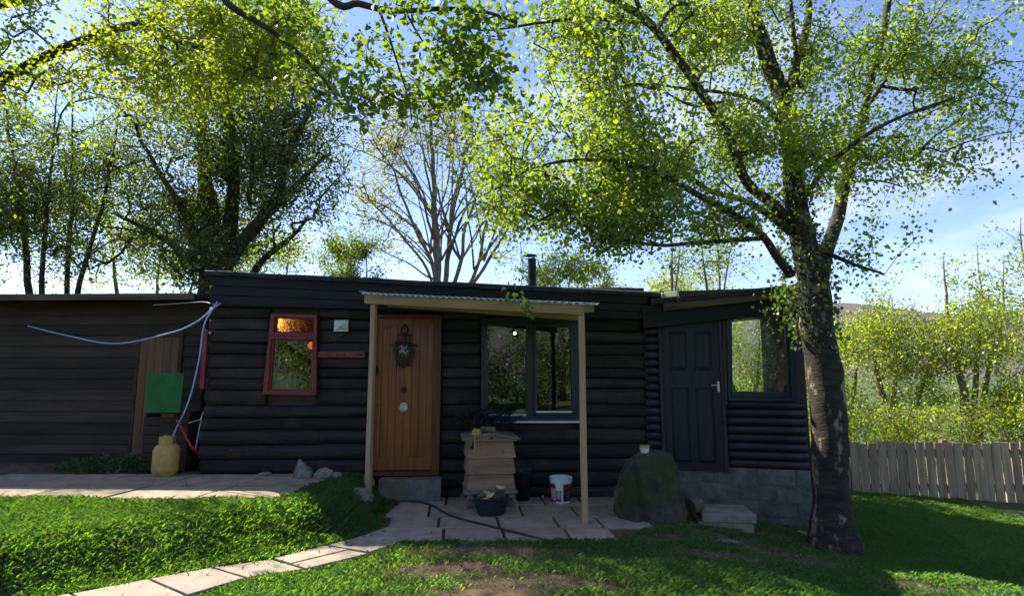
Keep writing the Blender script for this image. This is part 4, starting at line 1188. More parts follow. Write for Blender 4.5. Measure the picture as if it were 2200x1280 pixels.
# basket with firewood
bc = onz(1055, 1080, 0)
bk = empty('log_basket', (at(1055,1070,6.42).x, 6.42, .014), .1, 'low round black wicker basket filled with split logs in front of the hive', 'basket')
mb = MB(); mb.lathe([(0, .0), (.14, 0), (.16, .08), (.185, .17), (.175, .17), (.15, .08), (.13, .012), (0, .012)], 28)
mb.build('basket_body', M['basket'], bk)
mb = MB()
for ring in range(8):
    zz_ = .015 + ring * .021; rr = .143 + zz_ * .26
    mb.tube([((rr + .004 * (-1) ** (k + ring)) * math.cos(2 * math.pi * k / 36) * 1.0 for _ in (0,)).__next__() if False else ((rr + .004 * (-1) ** (k + ring)) * math.cos(2 * math.pi * k / 36), (rr + .004 * (-1) ** (k + ring)) * math.sin(2 * math.pi * k / 36), zz_) for k in range(37)], .009, 5, cap=False)
mb.build('weave', M['basket'], bk, kind='stuff')
mb = MB(); mb.tube([(.19 * math.cos(2 * math.pi * k / 30), .19 * math.sin(2 * math.pi * k / 30), .178) for k in range(31)], .013, 6, cap=False); mb.build('rim', M['basket'], bk)
bl_ = bk.location
specs = [((-.09, -.04, .20), (-.75, .35, .5), 0.051, 'leftmost split log in the black basket, pale face up'),
         ((-.035, -.09, .165), (-.4, -.2, -.3), 0.039, 'small split log at the front of the black basket'),
         ((.03, -.06, .19), (-.6, -.3, -.35), 0.055, 'broad pale split log in the middle of the black basket'),
         ((.10, -.02, .235), (-1.0, .2, -.15), 0.055, 'topmost split log standing at the right of the black basket'),
         ((-.06, .08, .19), (-.3, .6, 1.2), 0.049, 'bark covered log at the back of the black basket'),
         ((.09, .08, .18), (-.3, -.4, -1.1), 0.049, 'darker log half hidden at the back right of the black basket')]
for (c, r3, rr, lab) in specs:
    firelog(rr, .17, lab, Vector(bl_) + Vector(c), r3, 'split logs in the basket', True)
# black bucket with liner
bb_ = onz(1121, 1054, 0)
blk = empty('black_bucket', (bb_.x, 7.08, .014), 0, 'tall black bucket with a crumpled rim behind the hive', 'bucket')
MB().lathe([(0, .0), (.085, 0), (.105, .32), (.112, .325), (.112, .335), (.10, .335), (.083, .01), (0, .01)], 28).build('bucket_body', M['blackplastic'], blk, smooth=True)
mb = MB(); random.seed(2)
for k in range(22):
    an = 2 * math.pi * k / 22; r_ = .10
    mb.tube([(r_ * math.cos(an) * .75, r_ * math.sin(an) * .75, .31), (r_ * math.cos(an + .1), r_ * math.sin(an + .1), .345 + random.uniform(0, .02)), (r_ * 1.16 * math.cos(an + .2), r_ * 1.16 * math.sin(an + .2), .33)], [.002, .01, .003], 4)
mb.build('bin_liner', M['blackplastic'], blk, kind='stuff')
mb = MB(); mb.add([(-.04, -.09, .33), (-.02, -.10, .33), (-.015, -.09, .37), (-.035, -.085, .365), (.03, -.09, .34), (.06, -.08, .345), (.055, -.075, .355)], [(0, 1, 2, 3), (4, 5, 6)]); mb.build('torn_label', M['bin_liner'], blk)
# white tub
wt = onz(1198, 1060, 0)
tub = empty('paint_tub', (wt.x, 6.98, .013), 0, 'white plastic tub with red and black printed label near the right porch post', 'tub')
R0, R1, TH = .112, .135, .28
rad = lambda z_: R0 + (R1 - R0) * z_ / TH
MB().lathe([(0, 0), (R0 - .004, 0), (R0, .006), (rad(TH), TH), (rad(TH) + .006, TH + .002), (rad(TH) + .006, TH + .012), (rad(TH) - .004, TH + .012), (R0 - .006, .012), (0, .012)], 36).build('tub_body', M['tubwhite'], tub, smooth=False)
mb = MB(); mb.lathe([(rad(.245), .245), (rad(.245) + .006, .245), (rad(.257) + .006, .257), (rad(.257), .257)], 36); mb.build('tub_rib', M['tubwhite'], tub)
def patch(a0, a1, z0_, z1_, m_, nm, e=.0012):
    A = lambda deg: math.radians(-90 + deg)
    MB().lathe([(rad(z0_) + e, z0_), (rad(z1_) + e, z1_)], 16, a0=A(a0), a1=A(a1)).build(nm, M[m_], tub, smooth=True)
patch(8, 80, .025, .225, 'tubblack', 'label_print'); patch(8, 80, .165, .225, 'tubred', 'label_print', .002)
patch(-85, -35, .17, .225, 'tubred', 'label_print'); patch(-85, -35, .025, .168, 'tubpink', 'label_print')
patch(-34, -2, .025, .15, 'tubred', 'label_print'); patch(-29, -7, .055, .14, 'tubpink', 'label_print', .002)
patch(-85, -35, .012, .035, 'tubred', 'label_print', .002)
for k, (z_, w_) in enumerate(((.13, 30), (.105, 24), (.08, 28), (.055, 18))): patch(30, 30 + w_, z_, z_ + .006, 'tubpink', 'label_print', .0022)
o = rocky('pebble', (.014, .014, .016), 5, M['tubwhite'], 2, .1); pq = onz(1166, 1071, 0); o.location = (pq.x, pq.y, .025); tag(o, 'tiny white pebble on the patio left of the white tub', 'pebble')

# ================================================================== BOULDER & ROCKS
bd = onz(1400, 1108, -.03)
me_pts = None
o = rocky('boulder', (1, 1, 1), 2.2, M['rock'], 5, 0.0)
bx = bd.x; by = 6.35
for v_ in o.data.vertices:
    d = v_.co.normalized()
    # squared-off block shape, wider base, flat top tilting down to the left
    p_ = Vector((math.copysign(abs(d.x) ** .55, d.x), math.copysign(abs(d.y) ** .6, d.y), math.copysign(abs(d.z) ** .6, d.z)))
    m_ = max(abs(p_.x), abs(p_.y), abs(p_.z)); 
    tz = (p_.z + 1) / 2
    X_ = p_.x * (.41 - .08 * tz) - .02 - (.02 * tz); Y2 = p_.y * (.34 - .10 * tz)
    Z_ = -.25 + tz * .97 + (.03 * p_.x if tz > .5 else 0)
    q_ = Vector((X_, Y2, Z_))
    n1 = noise.noise(q_ * 2.2 + Vector((3, 1, 0))); n2 = noise.noise(q_ * 5.5 + Vector((9, 0, 0))); n3 = noise.noise(q_ * 15)
    dd = Vector((d.x, d.y, d.z * .5))
    # vertical clefts on the left half
    cl = -.05 * math.exp(-((X_ + .16 + .1 * tz) / .035) ** 2) * (1 if Y2 < 0 else 0)
    v_.co = q_ + dd * (.05 * n1 + .03 * n2 + cl * 1.3)
rr_ = random.Random(14)
for k in range(46):
    nrm = Vector((rr_.gauss(0, 1), rr_.gauss(0, 1), rr_.gauss(.1, .6))).normalized()
    if k == 0: nrm = Vector((.93, -.30, .22)).normalized()
    if k == 1: nrm = Vector((.25, -.92, .28)).normalized()
    if k == 2: nrm = Vector((-.6, -.75, .2)).normalized()
    ext = max(v_.co.dot(nrm) for v_ in o.data.vertices)
    lim = ext - rr_.uniform(.012, .05) - (.05 if k < 3 else 0)
    for v_ in o.data.vertices:
        e2 = v_.co.dot(nrm) - lim
        if e2 > 0: v_.co -= nrm * e2 * .93
for v_ in o.data.vertices:
    q_ = v_.co.copy()
    v_.co += q_.normalized() * (.026 * (.5 - abs(noise.noise(q_ * 6))) + .014 * noise.noise(q_ * 15) + .008 * noise.noise(q_ * 34))
o.data.polygons.foreach_set('use_smooth', [False] * len(o.data.polygons)); o.data.update()
o.location = (bx, by, -.05); tag(o, 'big mossy standing boulder between the right porch post and the annex door', 'boulder')
boulder = o
# jar on boulder
tp = max((v_.co.z for v_ in boulder.data.vertices if (v_.co.xy - Vector((-.09, -.02))).length < .08))
jp = Vector((bx - .09, by - .02, boulder.location.z + tp - .012))
jar = empty('small_tub', jp, 0, 'small cream tub with a yellow lid on top of the mossy boulder', 'tub')
MB().lathe([(0, 0), (.045, 0), (.052, .055), (0, .055)], 18).build('tub_body', M['white'], jar)
MB().lathe([(0, .056), (.055, .056), (.055, .078), (0, .08)], 18).build('lid', M['gas'], jar)

def rock_at(px, py, Yv, r3, seed, label, sink=.25, rz=0, m_='greyrock', z0=None, cat='rock', amp=.25):
    q_ = at(px, py, Yv); z_ = Hf(q_.x, Yv) if z0 is None else z0
    o_ = rocky('rock', r3, seed, M[m_], 3, amp); o_.location = (q_.x, Yv, z_ + r3[2] * (1 - sink)); o_.rotation_euler = (0, 0, rz)
    return tag(o_, label, cat, 'rocks along the foot of the wall')
ro = rock_at(652, 1000, 6.9, (.12, .09, .15), 1.3, 'pointed grey rock leaning on the log wall below the name board', .55)
for v_ in ro.data.vertices:
    f_ = max(0, v_.co.z / .17); v_.co.x *= (1 - .75 * f_); v_.co.x -= .05 * f_; v_.co.y *= (1 - .5 * f_)
rock_at(697, 1003, 6.85, (.11, .08, .075), 4.1, 'rounded pale rock right of the pointed rock', .4)
rock_at(724, 1012, 6.8, (.06, .06, .05), 7.7, 'small rock between the pale rock and the porch', .4)
rock_at(772, 1040, 6.45, (.15, .11, .10), 9.2, 'wide mossy rock in the grass beside the left porch post', .4, z0=.13)
rock_at(791, 1030, 6.9, (.07, .06, .10), 12.2, 'narrow rock behind the left porch post', .4, z0=.2)
rock_at(570, 1008, 7.05, (.09, .05, .03), 14.5, 'flat stone fragment at the wall foot under the red window', .3)
rock_at(1560, 1168, 5.6, (.10, .05, .02), 16.2, 'thin flat stone in the grass right of the boulder', .3)
rock_at(391, 1012, 6.4, (.06, .05, .04), 18.2, 'small stone at the edge of the raised terrace by the weeds', .3)

# birch log end, slab stack, planks
lg = at(1492, 1084, 6.35)
firelog(.085, .12, 'short pale barked log propped between boulder and slab stack', (lg.x, 6.35, lg.z), (.15, .25, math.radians(-62)), end='bark')
lo = [c for c in bpy.data.objects if c.name.startswith('firewood_log')][-1]
ps = onz(1555, 1108, -.12)
sk = empty('slab_stack', (at(1552, 1095, 6.45).x, 6.45, Hf(2.45, 6.4)), math.radians(-8), 'two thick grey concrete slabs stacked below the annex door', 'slabs')
MB().box(-.30, .27, -.22, .24, -.03, .075).build('slab', M['slabstone'], sk, bevel=.008)
o = MB().box(-.27, .29, -.24, .24, .078, .165).build('slab', M['slabstone'], sk, bevel=.01); o.rotation_euler = (0, 0, .03)
for k, (a_, b_, c_, lab) in enumerate((((1500, 1122), (1560, 1128), 'k', 'grey broken plank lying in front of the slab stack'), ((1715, 1123), (1760, 1140), 'k', 'pale splintered plank at the foot of the birch tree'), ((1655, 1118), (1690, 1128), 'k', 'short broken plank against the block plinth'))):
    p0, p1 = onz(*a_, -.15), onz(*b_, -.17)
    p0.z = Hf(p0.x, p0.y) + .02; p1.z = Hf(p1.x, p1.y) + .02
    d = p1 - p0; L_ = d.length
    o = MB().box(0, L_, -.035, .035, 0, .014).build('plank', M['oldbeam'] if k != 1 else M['fence'], None, bevel=.003, label=lab, cat='plank')
    o.location = p0; o.rotation_euler = (0, -math.asin(d.z / L_), math.atan2(d.y, d.x))

# fence right behind
fn = empty('board_fence', (4.2, 9.4, 0), 0, 'low pale board fence beyond the birch and the annex', 'fence')
random.seed(6)
for k in range(46):
    x = .55 + k * .155; zt = .42 + random.uniform(-.03, .02)
    wb = random.uniform(.125, .145)
    MB().box(-wb / 2, wb / 2, -.012, .012, -.75, zt).build('board', M['fence'], fn, bevel=.003, loc=(x + .07, random.uniform(-.006, .004), 0), rot=(0, random.gauss(0, .012), 0))
for zz_ in (-.3, .25): MB().box(.5, 7.8, .014, .05, zz_, zz_ + .07).build('rail', M['fence'], fn)
for k in range(4): MB().box(.6 + 2.3 * k, .7 + 2.3 * k, .052, .14, -.9, .45).build('post', M['fence'], fn, bevel=.004)

# ================================================================== VEGETATION
def leaves(centers, dirs, size, spread=.35, n6=False, aspect=.8, seed=0, droop=.5):
    r = np.random.default_rng(seed); N = len(centers)
    d = dirs + r.normal(0, 1, (N, 3)) * .8; d[:, 2] -= droop
    d /= np.linalg.norm(d, axis=1)[:, None] + 1e-9
    nrm = r.normal(0, 1, (N, 3)); nrm[:, 2] += .35
    sdv = np.cross(d, nrm); sdv /= np.linalg.norm(sdv, axis=1)[:, None] + 1e-9
    L_ = (size * r.choice([.55, .8, 1.0, 1.3], N) * r.uniform(.85, 1.2, N))[:, None]
    W_ = L_ * aspect * .5
    up_ = np.cross(sdv, d) * L_ * .12
    c = centers
    if n6:
        P_ = [c, c + d * L_ * .28 + sdv * W_ * .95 + up_, c + d * L_ * .62 + sdv * W_ * .72 + up_, c + d * L_, c + d * L_ * .62 - sdv * W_ * .72 + up_, c + d * L_ * .28 - sdv * W_ * .95 + up_]
        return np.stack(P_, 1).reshape(-1, 3), 6
    P_ = [c, c + d * L_ * .42 + sdv * W_ + up_, c + d * L_, c + d * L_ * .42 - sdv * W_ + up_]
    return np.stack(P_, 1).reshape(-1, 3), 4

SUNSPOTS = [(470, 1095, .75, .42), (585, 1122, .60, .36), (650, 1165, .52, .28), (400, 1205, .55, .25), (455, 1262, .45, .22), (250, 1120, .5, .3), (80, 1180, .6, .3)]
def blob(cx, cy, Yv, rx, ry, ryy, n, seed):
    """points in an ellipsoid round pixel (cx,cy) at depth Yv; rx, ry in photo pixels, ryy in metres"""
    r = np.random.default_rng(seed)
    c = at(cx, cy, Yv); s_ = Yv / F
    u = r.normal(0, 1, (n, 3)); u /= np.linalg.norm(u, axis=1)[:, None]
    u *= (r.uniform(0.05, 1, n)[:, None] ** (1 / 1.5)) * (1 + .5 * np.abs(r.normal(0, 1, n))[:, None] * (r.uniform(0, 1, n)[:, None] > .45))
    P = np.array(c)[None] + u * np.array([rx * s_, ryy, ry * s_])[None]
    f_ = 1.1 if Yv < 8 else .62
    g_ = np.array([noise.noise(Vector(p_) * f_ * 1.3 + Vector((seed * .0, 3.3, 1.1))) + .5 * noise.noise(Vector(p_) * f_ * 3.1) for p_ in P])
    return P[g_ > -.20]

def make_tree(name, label, cat, group, limbs, targets, leafm, barkm, leaf_size, per, sig, base=None, seg=.3, n6=False, limb_n=10, twig0=.0028, twigm='stem', limbm=None, rough=.03, aspect=.8, stretch_z=1.0, extra=None, gap=0.0):
    """limbs: list of polylines [(Vector, radius)...]; the first is the trunk"""
    b = limbs[0][0][0]
    root = empty(name, (b.x, b.y, b.z), 0, label, cat, group)
    off = Vector((b.x, b.y, b.z))
    P_, par, fixr = [], [], []
    sr_ = random.Random(hash(label) % 9999 if False else len(label) * 7 + len(targets))
    for li, lb in enumerate(limbs):
        pts = catmull([q_[0] for q_ in lb], 5)
        rad_ = np.interp(np.linspace(0, len(lb) - 1, len(pts)), range(len(lb)), [q_[1] for q_ in lb])
        pts = [p_ + Vector((noise.noise(p_ * 1.7 + Vector((li, 0, 0))), noise.noise(p_ * 1.7 + Vector((0, li, 5))), 0)) * rough * (1 if 0 < k < len(pts) - 1 else 0) for k, p_ in enumerate(pts)]
        mb_ = MB(); nn = limb_n + 6 if li == 0 else limb_n
        mb_.tube([p_ - off for p_ in pts], list(rad_), nn)
        # knobbly bark
        for vi, vv in enumerate(mb_.v):
            v3 = Vector(vv); rr = rad_[min(vi // nn, len(rad_) - 1)]
            k_ = noise.noise(v3 * 5) * .12 + noise.noise(v3 * 14) * .05
            cpt = pts[min(vi // nn, len(pts) - 1)] - off
            mb_.v[vi] = tuple(cpt + (v3 - cpt) * (1 + k_))
        mb_.build('trunk' if li == 0 else 'limb', M[barkm] if li == 0 else M[limbm or barkm], root, smooth=True)
        for k, p_ in enumerate(pts):
            if li == 0 and k < len(pts) * .2: continue
            P_.append(tuple(p_)); par.append(-1); fixr.append(rad_[k])
    P_ = np.array(P_); n0 = len(P_)
    T = np.array(targets)
    # gaps in the canopy where the sun reaches the bank and the path
    tz_ = (T[:, 2] - .12) / sdir.z
    gx_, gy_ = T[:, 0] - sdir.x * tz_, T[:, 1] - sdir.y * tz_
    open_ = np.zeros(len(T), bool)
    for (px_, py_, a_, b_) in SUNSPOTS:
        c_ = onz(px_, py_, .12); open_ |= ((gx_ - c_.x) / a_) ** 2 + ((gy_ - c_.y) / b_) ** 2 < 1.25
    T = T[~open_]; targets = T
    dmin = np.array([np.min(np.linalg.norm(P_ - t_, axis=1)) for t_ in T])
    order = np.argsort(dmin)
    cap = n0 + len(T) * 14
    NP = np.zeros((cap, 3)); NP[:n0] = P_; nn = n0; par = list(par)
    tips = []; paths = []
    r = np.random.default_rng(len(T) + 3)
    for ti in order:
        t_ = T[ti]
        dd = np.linalg.norm(NP[:nn] - t_, axis=1)
        # prefer attaching to something lower / inward
        j = int(np.argmin(dd + .35 * np.maximum(0, NP[:nn, 2] - t_[2])))
        dist = dd[j]; s_ = NP[j]
        k_ = max(1, min(10, int(math.ceil(dist / seg))))
        ctrl = (s_ + t_) / 2 + r.normal(0, .10, 3) * dist + np.array([0, 0, .14 * dist])
        prev = j; pth = [j]
        for q in range(1, k_ + 1):
            u_ = q / k_
            pt_ = (1 - u_) ** 2 * s_ + 2 * u_ * (1 - u_) * ctrl + u_ ** 2 * t_
            if nn >= cap: break
            NP[nn] = pt_; par.append(prev); prev = nn; pth.append(nn); nn += 1
        tips.append(prev); paths.append(pth)
    cnt = np.zeros(nn)
    for q in tips: cnt[q] += 1
    for q in range(nn - 1, n0 - 1, -1):
        if par[q] >= 0: cnt[par[q]] += cnt[q]
    mb_ = MB()
    for pth in paths:
        if len(pth) < 2: continue
        rs = [twig0 * max(1, cnt[q]) ** .48 for q in pth]; rs[0] = min(rs[0], rs[1] * 1.25)
        mb_.tube([Vector(NP[q]) - off for q in pth], rs, 4, cap=False)
    mb_.build('twig', M[twigm], root, kind='stuff', smooth=True)
    tp_ = NP[tips]; pv = NP[[par[q] if par[q] >= 0 else q for q in tips]]
    dirs = tp_ - pv; dirs /= np.linalg.norm(dirs, axis=1)[:, None] + 1e-6
    N = len(tips) * per
    idx = np.repeat(np.arange(len(tips)), per)
    along = r.uniform(-.7, .4, N)[:, None]
    seglen = np.linalg.norm(tp_ - pv, axis=1)[idx][:, None]
    C = tp_[idx] + dirs[idx] * along * np.maximum(seglen, sig * 1.2) + r.normal(0, 1, (N, 3)) * np.array([sig, sig, sig * stretch_z])[None]
    VV, npf = leaves(C - np.array(off)[None], dirs[idx], leaf_size, n6=n6, seed=len(T), aspect=aspect)
    quads_object('crown', VV, npf, M[leafm], root, kind='stuff')
    return root

def limb(pts, r0, r1): # pts: (px,py,Y)
    n_ = len(pts)
    return [(at(*p_), r0 + (r1 - r0) * k / (n_ - 1)) for k, p_ in enumerate(pts)]

# ---- the birch on the right
BY = 6.15
b0 = onz(1793, 1150, -.3); 
trunk = [(Vector((at(1795, 1165, BY).x, BY, -.45)), .31), (at(1793, 1135, BY), .235), (at(1791, 1095, BY), .19), (at(1786, 1000, BY), .18), (at(1778, 880, BY), .175), (at(1770, 780, BY), .175), (at(1756, 700, BY), .17),
         (at(1745, 620, BY), .165), (at(1728, 540, BY), .14), (at(1710, 450, BY), .12), (at(1703, 370, BY), .11), (at(1697, 300, 6.2), .105), (at(1682, 215, 6.25), .10), (at(1655, 140, 6.3), .092), (at(1628, 60, 6.35), .08), (at(1610, -20, 6.4), .07), (at(1590, -180, 6.5), .045), (at(1580, -330, 6.6), .02)]
limbs = [trunk,
  limb([(1755, 640, 6.15), (1772, 560, 6.2), (1795, 480, 6.3), (1815, 400, 6.4), (1836, 320, 6.5), (1862, 210, 6.6), (1900, 60, 6.7), (1930, -120, 6.8)], .09, .035),
  limb([(1700, 475, 6.15), (1655, 432, 6.0), (1605, 390, 5.8), (1568, 305, 5.65), (1512, 205, 5.5), (1445, 110, 5.35), (1386, 46, 5.2), (1300, -10, 5.1), (1180, -60, 5.0)], .06, .03),
  limb([(1386, 46, 5.2), (1366, 0, 5.1), (1340, -60, 5.0)], .03, .015),
  limb([(1384, 52, 5.2), (1310, 44, 5.1), (1240, 40, 5.0), (1170, 48, 4.9), (1090, 62, 4.8), (1030, 66, 4.7)], .022, .008),
  limb([(1700, 590, 6.1), (1672, 555, 5.95), (1640, 512, 5.8), (1585, 468, 5.6), (1500, 420, 5.45), (1440, 385, 5.3), (1370, 355, 5.2), (1290, 345, 5.1), (1200, 348, 5.0), (1110, 372, 4.9)], .05, .010),
  limb([(1632, 513, 5.78), (1560, 517, 5.65), (1480, 524, 5.5), (1420, 528, 5.4), (1340, 515, 5.3), (1280, 500, 5.2), (1225, 465, 5.1)], .026, .007),
  limb([(1700, 500, 6.1), (1640, 455, 6.2), (1580, 425, 6.3), (1520, 408, 6.35), (1450, 352, 6.4), (1385, 300, 6.45), (1330, 255, 6.5), (1280, 225, 6.5)], .045, .010),
  limb([(1690, 210, 6.25), (1712, 130, 6.3), (1732, 60, 6.35), (1745, -20, 6.4), (1770, -150, 6.5)], .06, .03),
  limb([(1722, 190, 6.1), (1712, 120, 6.0), (1702, 60, 5.95), (1697, -20, 5.9)], .028, .02),
  limb([(1690, 300, 6.15), (1640, 225, 5.9), (1560, 200, 5.7), (1500, 195, 5.6), (1400, 180, 5.5)], .03, .010),
  limb([(1745, 530, 6.15), (1790, 550, 6.0), (1834, 570, 5.8), (1900, 590, 5.6)], .03, .010),
  limb([(1720, 430, 6.15), (1780, 360, 5.9), (1850, 300, 5.6), (1940, 250, 5.4), (2050, 210, 5.2)], .035, .010),
  limb([(1660, 150, 6.3), (1600, 60, 6.5), (1520, -40, 6.7)], .03, .012)]
tg = np.concatenate([
  blob(1170, 320, 5.3, 160, 130, .9, 270, 1), blob(1330, 310, 5.6, 210, 130, 1.0, 320, 2), blob(1450, 330, 5.8, 140, 120, .8, 330, 3),
  blob(1270, 180, 5.5, 130, 110, .8, 230, 4), blob(1200, 430, 5.2, 150, 90, .6, 170, 5), blob(1100, 400, 5.0, 80, 90, .4, 110, 24), blob(1310, 500, 5.2, 120, 40, .4, 70, 25), blob(1350, 430, 5.5, 120, 80, .5, 150, 6),
  blob(1500, 120, 6.0, 110, 90, .7, 170, 7), blob(1590, 300, 6.0, 90, 130, .6, 170, 8), blob(1580, 60, 6.2, 110, 100, .7, 150, 9),
  blob(1720, 330, 5.9, 90, 110, .5, 200, 10), blob(1760, 120, 6.2, 100, 150, .7, 220, 11), blob(1820, 330, 6.2, 80, 110, .5, 110, 12),
  blob(1920, 120, 6.4, 150, 170, .8, 260, 13), blob(2080, 150, 6.2, 140, 170, .8, 230, 14), blob(1560, 470, 5.7, 90, 40, .4, 70, 15),
  blob(1430, 20, 5.6, 150, 60, .8, 110, 16), blob(1250, 60, 5.2, 150, 60, .6, 130, 17), blob(1400, 480, 5.4, 120, 40, .4, 60, 18),
  blob(1850, 560, 5.8, 80, 60, .4, 36, 19), blob(2000, 330, 6.0, 130, 90, .6, 110, 21), blob(1600, -60, 6.4, 300, 50, .8, 90, 22)])
birch = make_tree('birch_tree', 'mature birch with dark fissured trunk leaning over the annex corner', 'tree', None, limbs, tg, 'lf_birch', 'birchbark', .041, 28, .08, seg=.22, limbm='limbbark', limb_n=12, twig0=.0024, stretch_z=1.3, n6=False)
# ivy on the birch stem
r = np.random.default_rng(5); n = 1500
tt = r.uniform(0, 1, n); pyv = 740 - 330 * tt ** .8 + r.normal(0, 10, n)
ang = r.uniform(0, 2 * math.pi, n)
cx = np.interp(pyv, [400, 450, 540, 620, 700, 780], [1705, 1710, 1728, 1745, 1756, 1770]) - 6
rr = np.interp(pyv, [400, 540, 620, 780], [.13, .20, .25, .21]) + r.exponential(.03, n)
C = np.array([tuple(at(a_, b_, BY)) for a_, b_ in zip(cx, pyv)]); C[:, 0] += rr * np.cos(ang); C[:, 1] += rr * np.sin(ang) * .8
C = C[(C[:, 0] < at(1775, 640, BY).x + .1)]
n = 240
C2 = np.array([tuple(at(a_, b_, 6.25)) for a_, b_ in zip(r.normal(1690, 28, n), r.normal(640, 26, n))]); C2[:, 1] += r.normal(0, .12, n)
C = np.concatenate([C, C2])
dd = np.stack([np.cos(np.resize(ang, len(C))) * .5, np.sin(np.resize(ang, len(C))) * .5, -np.ones(len(C))], 1)
VV, k6 = leaves(C - np.array(birch.location)[None], dd, .042, n6=True, aspect=.95, seed=2)
quads_object('ivy', VV, k6, M['lf_ivy'], birch, kind='stuff')

# ---- near overhanging tree (trunk stands left of the frame)
NY = 4.4
ntr = [(Vector((-6.6, 4.2, -.2)), .24), (Vector((-6.6, 4.2, 1.4)), .20), (Vector((-6.4, 4.2, 3.2)), .18), (Vector((-6.0, 4.3, 4.8)), .15), (Vector((-5.7, 4.4, 6.4)), .11), (Vector((-5.5, 4.5, 8)), .06)]
nl = [ntr,
  [(Vector((-6.1, 4.3, 4.5)), .07), (Vector((-4.6, 4.5, 5.6)), .055), (Vector((-3.1, 4.6, 5.5)), .042)] + limb([(480, -6, 4.6), (540, 40, 4.6), (600, 82, 4.6), (655, 130, 4.6), (700, 178, 4.6), (735, 225, 4.6)], .032, .008),
  [(Vector((-6.0, 4.3, 4.9)), .09), (Vector((-4.2, 4.3, 6.3)), .07), (Vector((-2.4, 4.3, 5.8)), .05)] + limb([(700, -12, 4.3), (770, 6, 4.3), (830, 20, 4.3), (880, 22, 4.3), (960, 18, 4.3), (1040, 25, 4.3), (1110, 50, 4.2)], .032, .012),
  limb([(812, 14, 4.3), (830, 60, 4.3), (842, 100, 4.3), (855, 150, 4.3), (870, 200, 4.3), (885, 260, 4.3)], .014, .004),
  limb([(870, 22, 4.3), (890, 60, 4.3), (915, 100, 4.3), (950, 135, 4.3), (1000, 175, 4.2), (1050, 215, 4.2)], .010, .003)]
ntg = np.concatenate([
  blob(620, 20, 4.6, 110, 60, .5, 60, 34), blob(660, 110, 4.7, 70, 90, .4, 40, 46),
  blob(800, 90, 4.4, 90, 90, .4, 34, 35), blob(770, 210, 4.3, 40, 40, .2, 16, 36), blob(990, 110, 4.2, 110, 80, .35, 70, 37), blob(1040, 180, 4.2, 70, 60, .3, 30, 38),
  blob(900, 20, 4.2, 130, 30, .3, 26, 39), blob(860, 200, 4.3, 50, 60, .2, 18, 40), blob(1020, 30, 4.2, 100, 40, .3, 30, 48), blob(940, 220, 4.2, 60, 50, .2, 14, 49)])
make_tree('overhanging_birch', 'near birch reaching in from the left with big backlit hanging leaves', 'tree', None, nl, ntg, 'lf_near', 'limbbark', .054, 12, .07, seg=.2, n6=True, twig0=.0018, aspect=.85)
# sunlit tree a little further back, its bright boughs fill the upper left corner
ytr = [(Vector((-7.6, 6.6, -.1)), .2), (Vector((-7.5, 6.6, 2.5)), .17), (Vector((-7.0, 6.6, 5)), .13), (Vector((-6.4, 6.6, 7.5)), .08), (Vector((-6.0, 6.6, 9)), .03)]
yl = [ytr, [(Vector((-7.0, 6.6, 4.9)), .07)] + limb([(250, 60, 6.5), (380, 90, 6.4), (480, 120, 6.4), (560, 170, 6.3)], .05, .012),
  [(Vector((-6.7, 6.6, 6.2)), .06), (Vector((-5.4, 6.5, 6.4)), .045)] + limb([(330, -10, 6.4), (450, 20, 6.3), (560, 30, 6.3), (650, 60, 6.3)], .035, .010)]
ytg = np.concatenate([blob(470, 60, 6.2, 160, 110, .8, 420, 31), blob(420, 180, 6.3, 100, 90, .6, 240, 32), blob(570, 120, 6.2, 90, 80, .6, 130, 33), blob(620, 40, 6.2, 90, 60, .5, 90, 45),
  blob(220, 90, 6.5, 200, 150, 1.0, 330, 41), blob(20, 130, 6.3, 150, 150, 1.0, 190, 42)])
make_tree('sunlit_tree', 'tree with glowing yellow green foliage filling the upper left corner', 'tree', None, yl, ytg, 'lf_yellow', 'limbbark', .050, 24, .09, seg=.25, twig0=.0025, aspect=.75)

# ---- big dark multi stemmed tree behind the left of the cabin
TY = 10.0
def mt(l, r0, r1): return limb(l, r0, r1)
tb = at(462, 580, TY)
l1 = [[(Vector((tb.x, TY, -.2)), .34), (Vector((tb.x, TY, 1.6)), .30), (at(462, 590, TY), .27), (at(455, 520, TY), .2), (at(447, 430, TY), .14), (at(440, 330, TY), .11), (at(430, 220, TY), .08), (at(425, 100, TY), .04)],
  mt([(475, 590, TY), (495, 500, 9.9), (500, 420, 9.8), (497, 320, 9.8), (488, 220, 9.8), (470, 120, 9.8)], .16, .05),
  mt([(478, 585, TY), (525, 520, 9.8), (565, 470, 9.7), (600, 410, 9.6), (617, 330, 9.6), (650, 260, 9.6), (690, 200, 9.6)], .14, .04),
  mt([(490, 580, 10.2), (545, 500, 10.2), (610, 430, 10.2), (660, 370, 10.2), (710, 330, 10.2)], .09, .03),
  mt([(540, 592, 10.5), (575, 550, 10.4), (600, 530, 10.4), (635, 500, 10.3), (660, 470, 10.3)], .07, .025),
  mt([(592, 535, 10.4), (588, 500, 10.4), (602, 480, 10.4)], .03, .015),
  mt([(440, 570, 9.9), (415, 500, 9.8), (385, 440, 9.7), (350, 380, 9.6), (300, 300, 9.6)], .10, .03),
  mt([(440, 585, 9.9), (380, 530, 9.8), (330, 500, 9.7), (250, 460, 9.6)], .08, .03),
  mt([(538, 440, 9.8), (540, 360, 9.8), (545, 280, 9.8), (560, 180, 9.8)], .05, .02)]
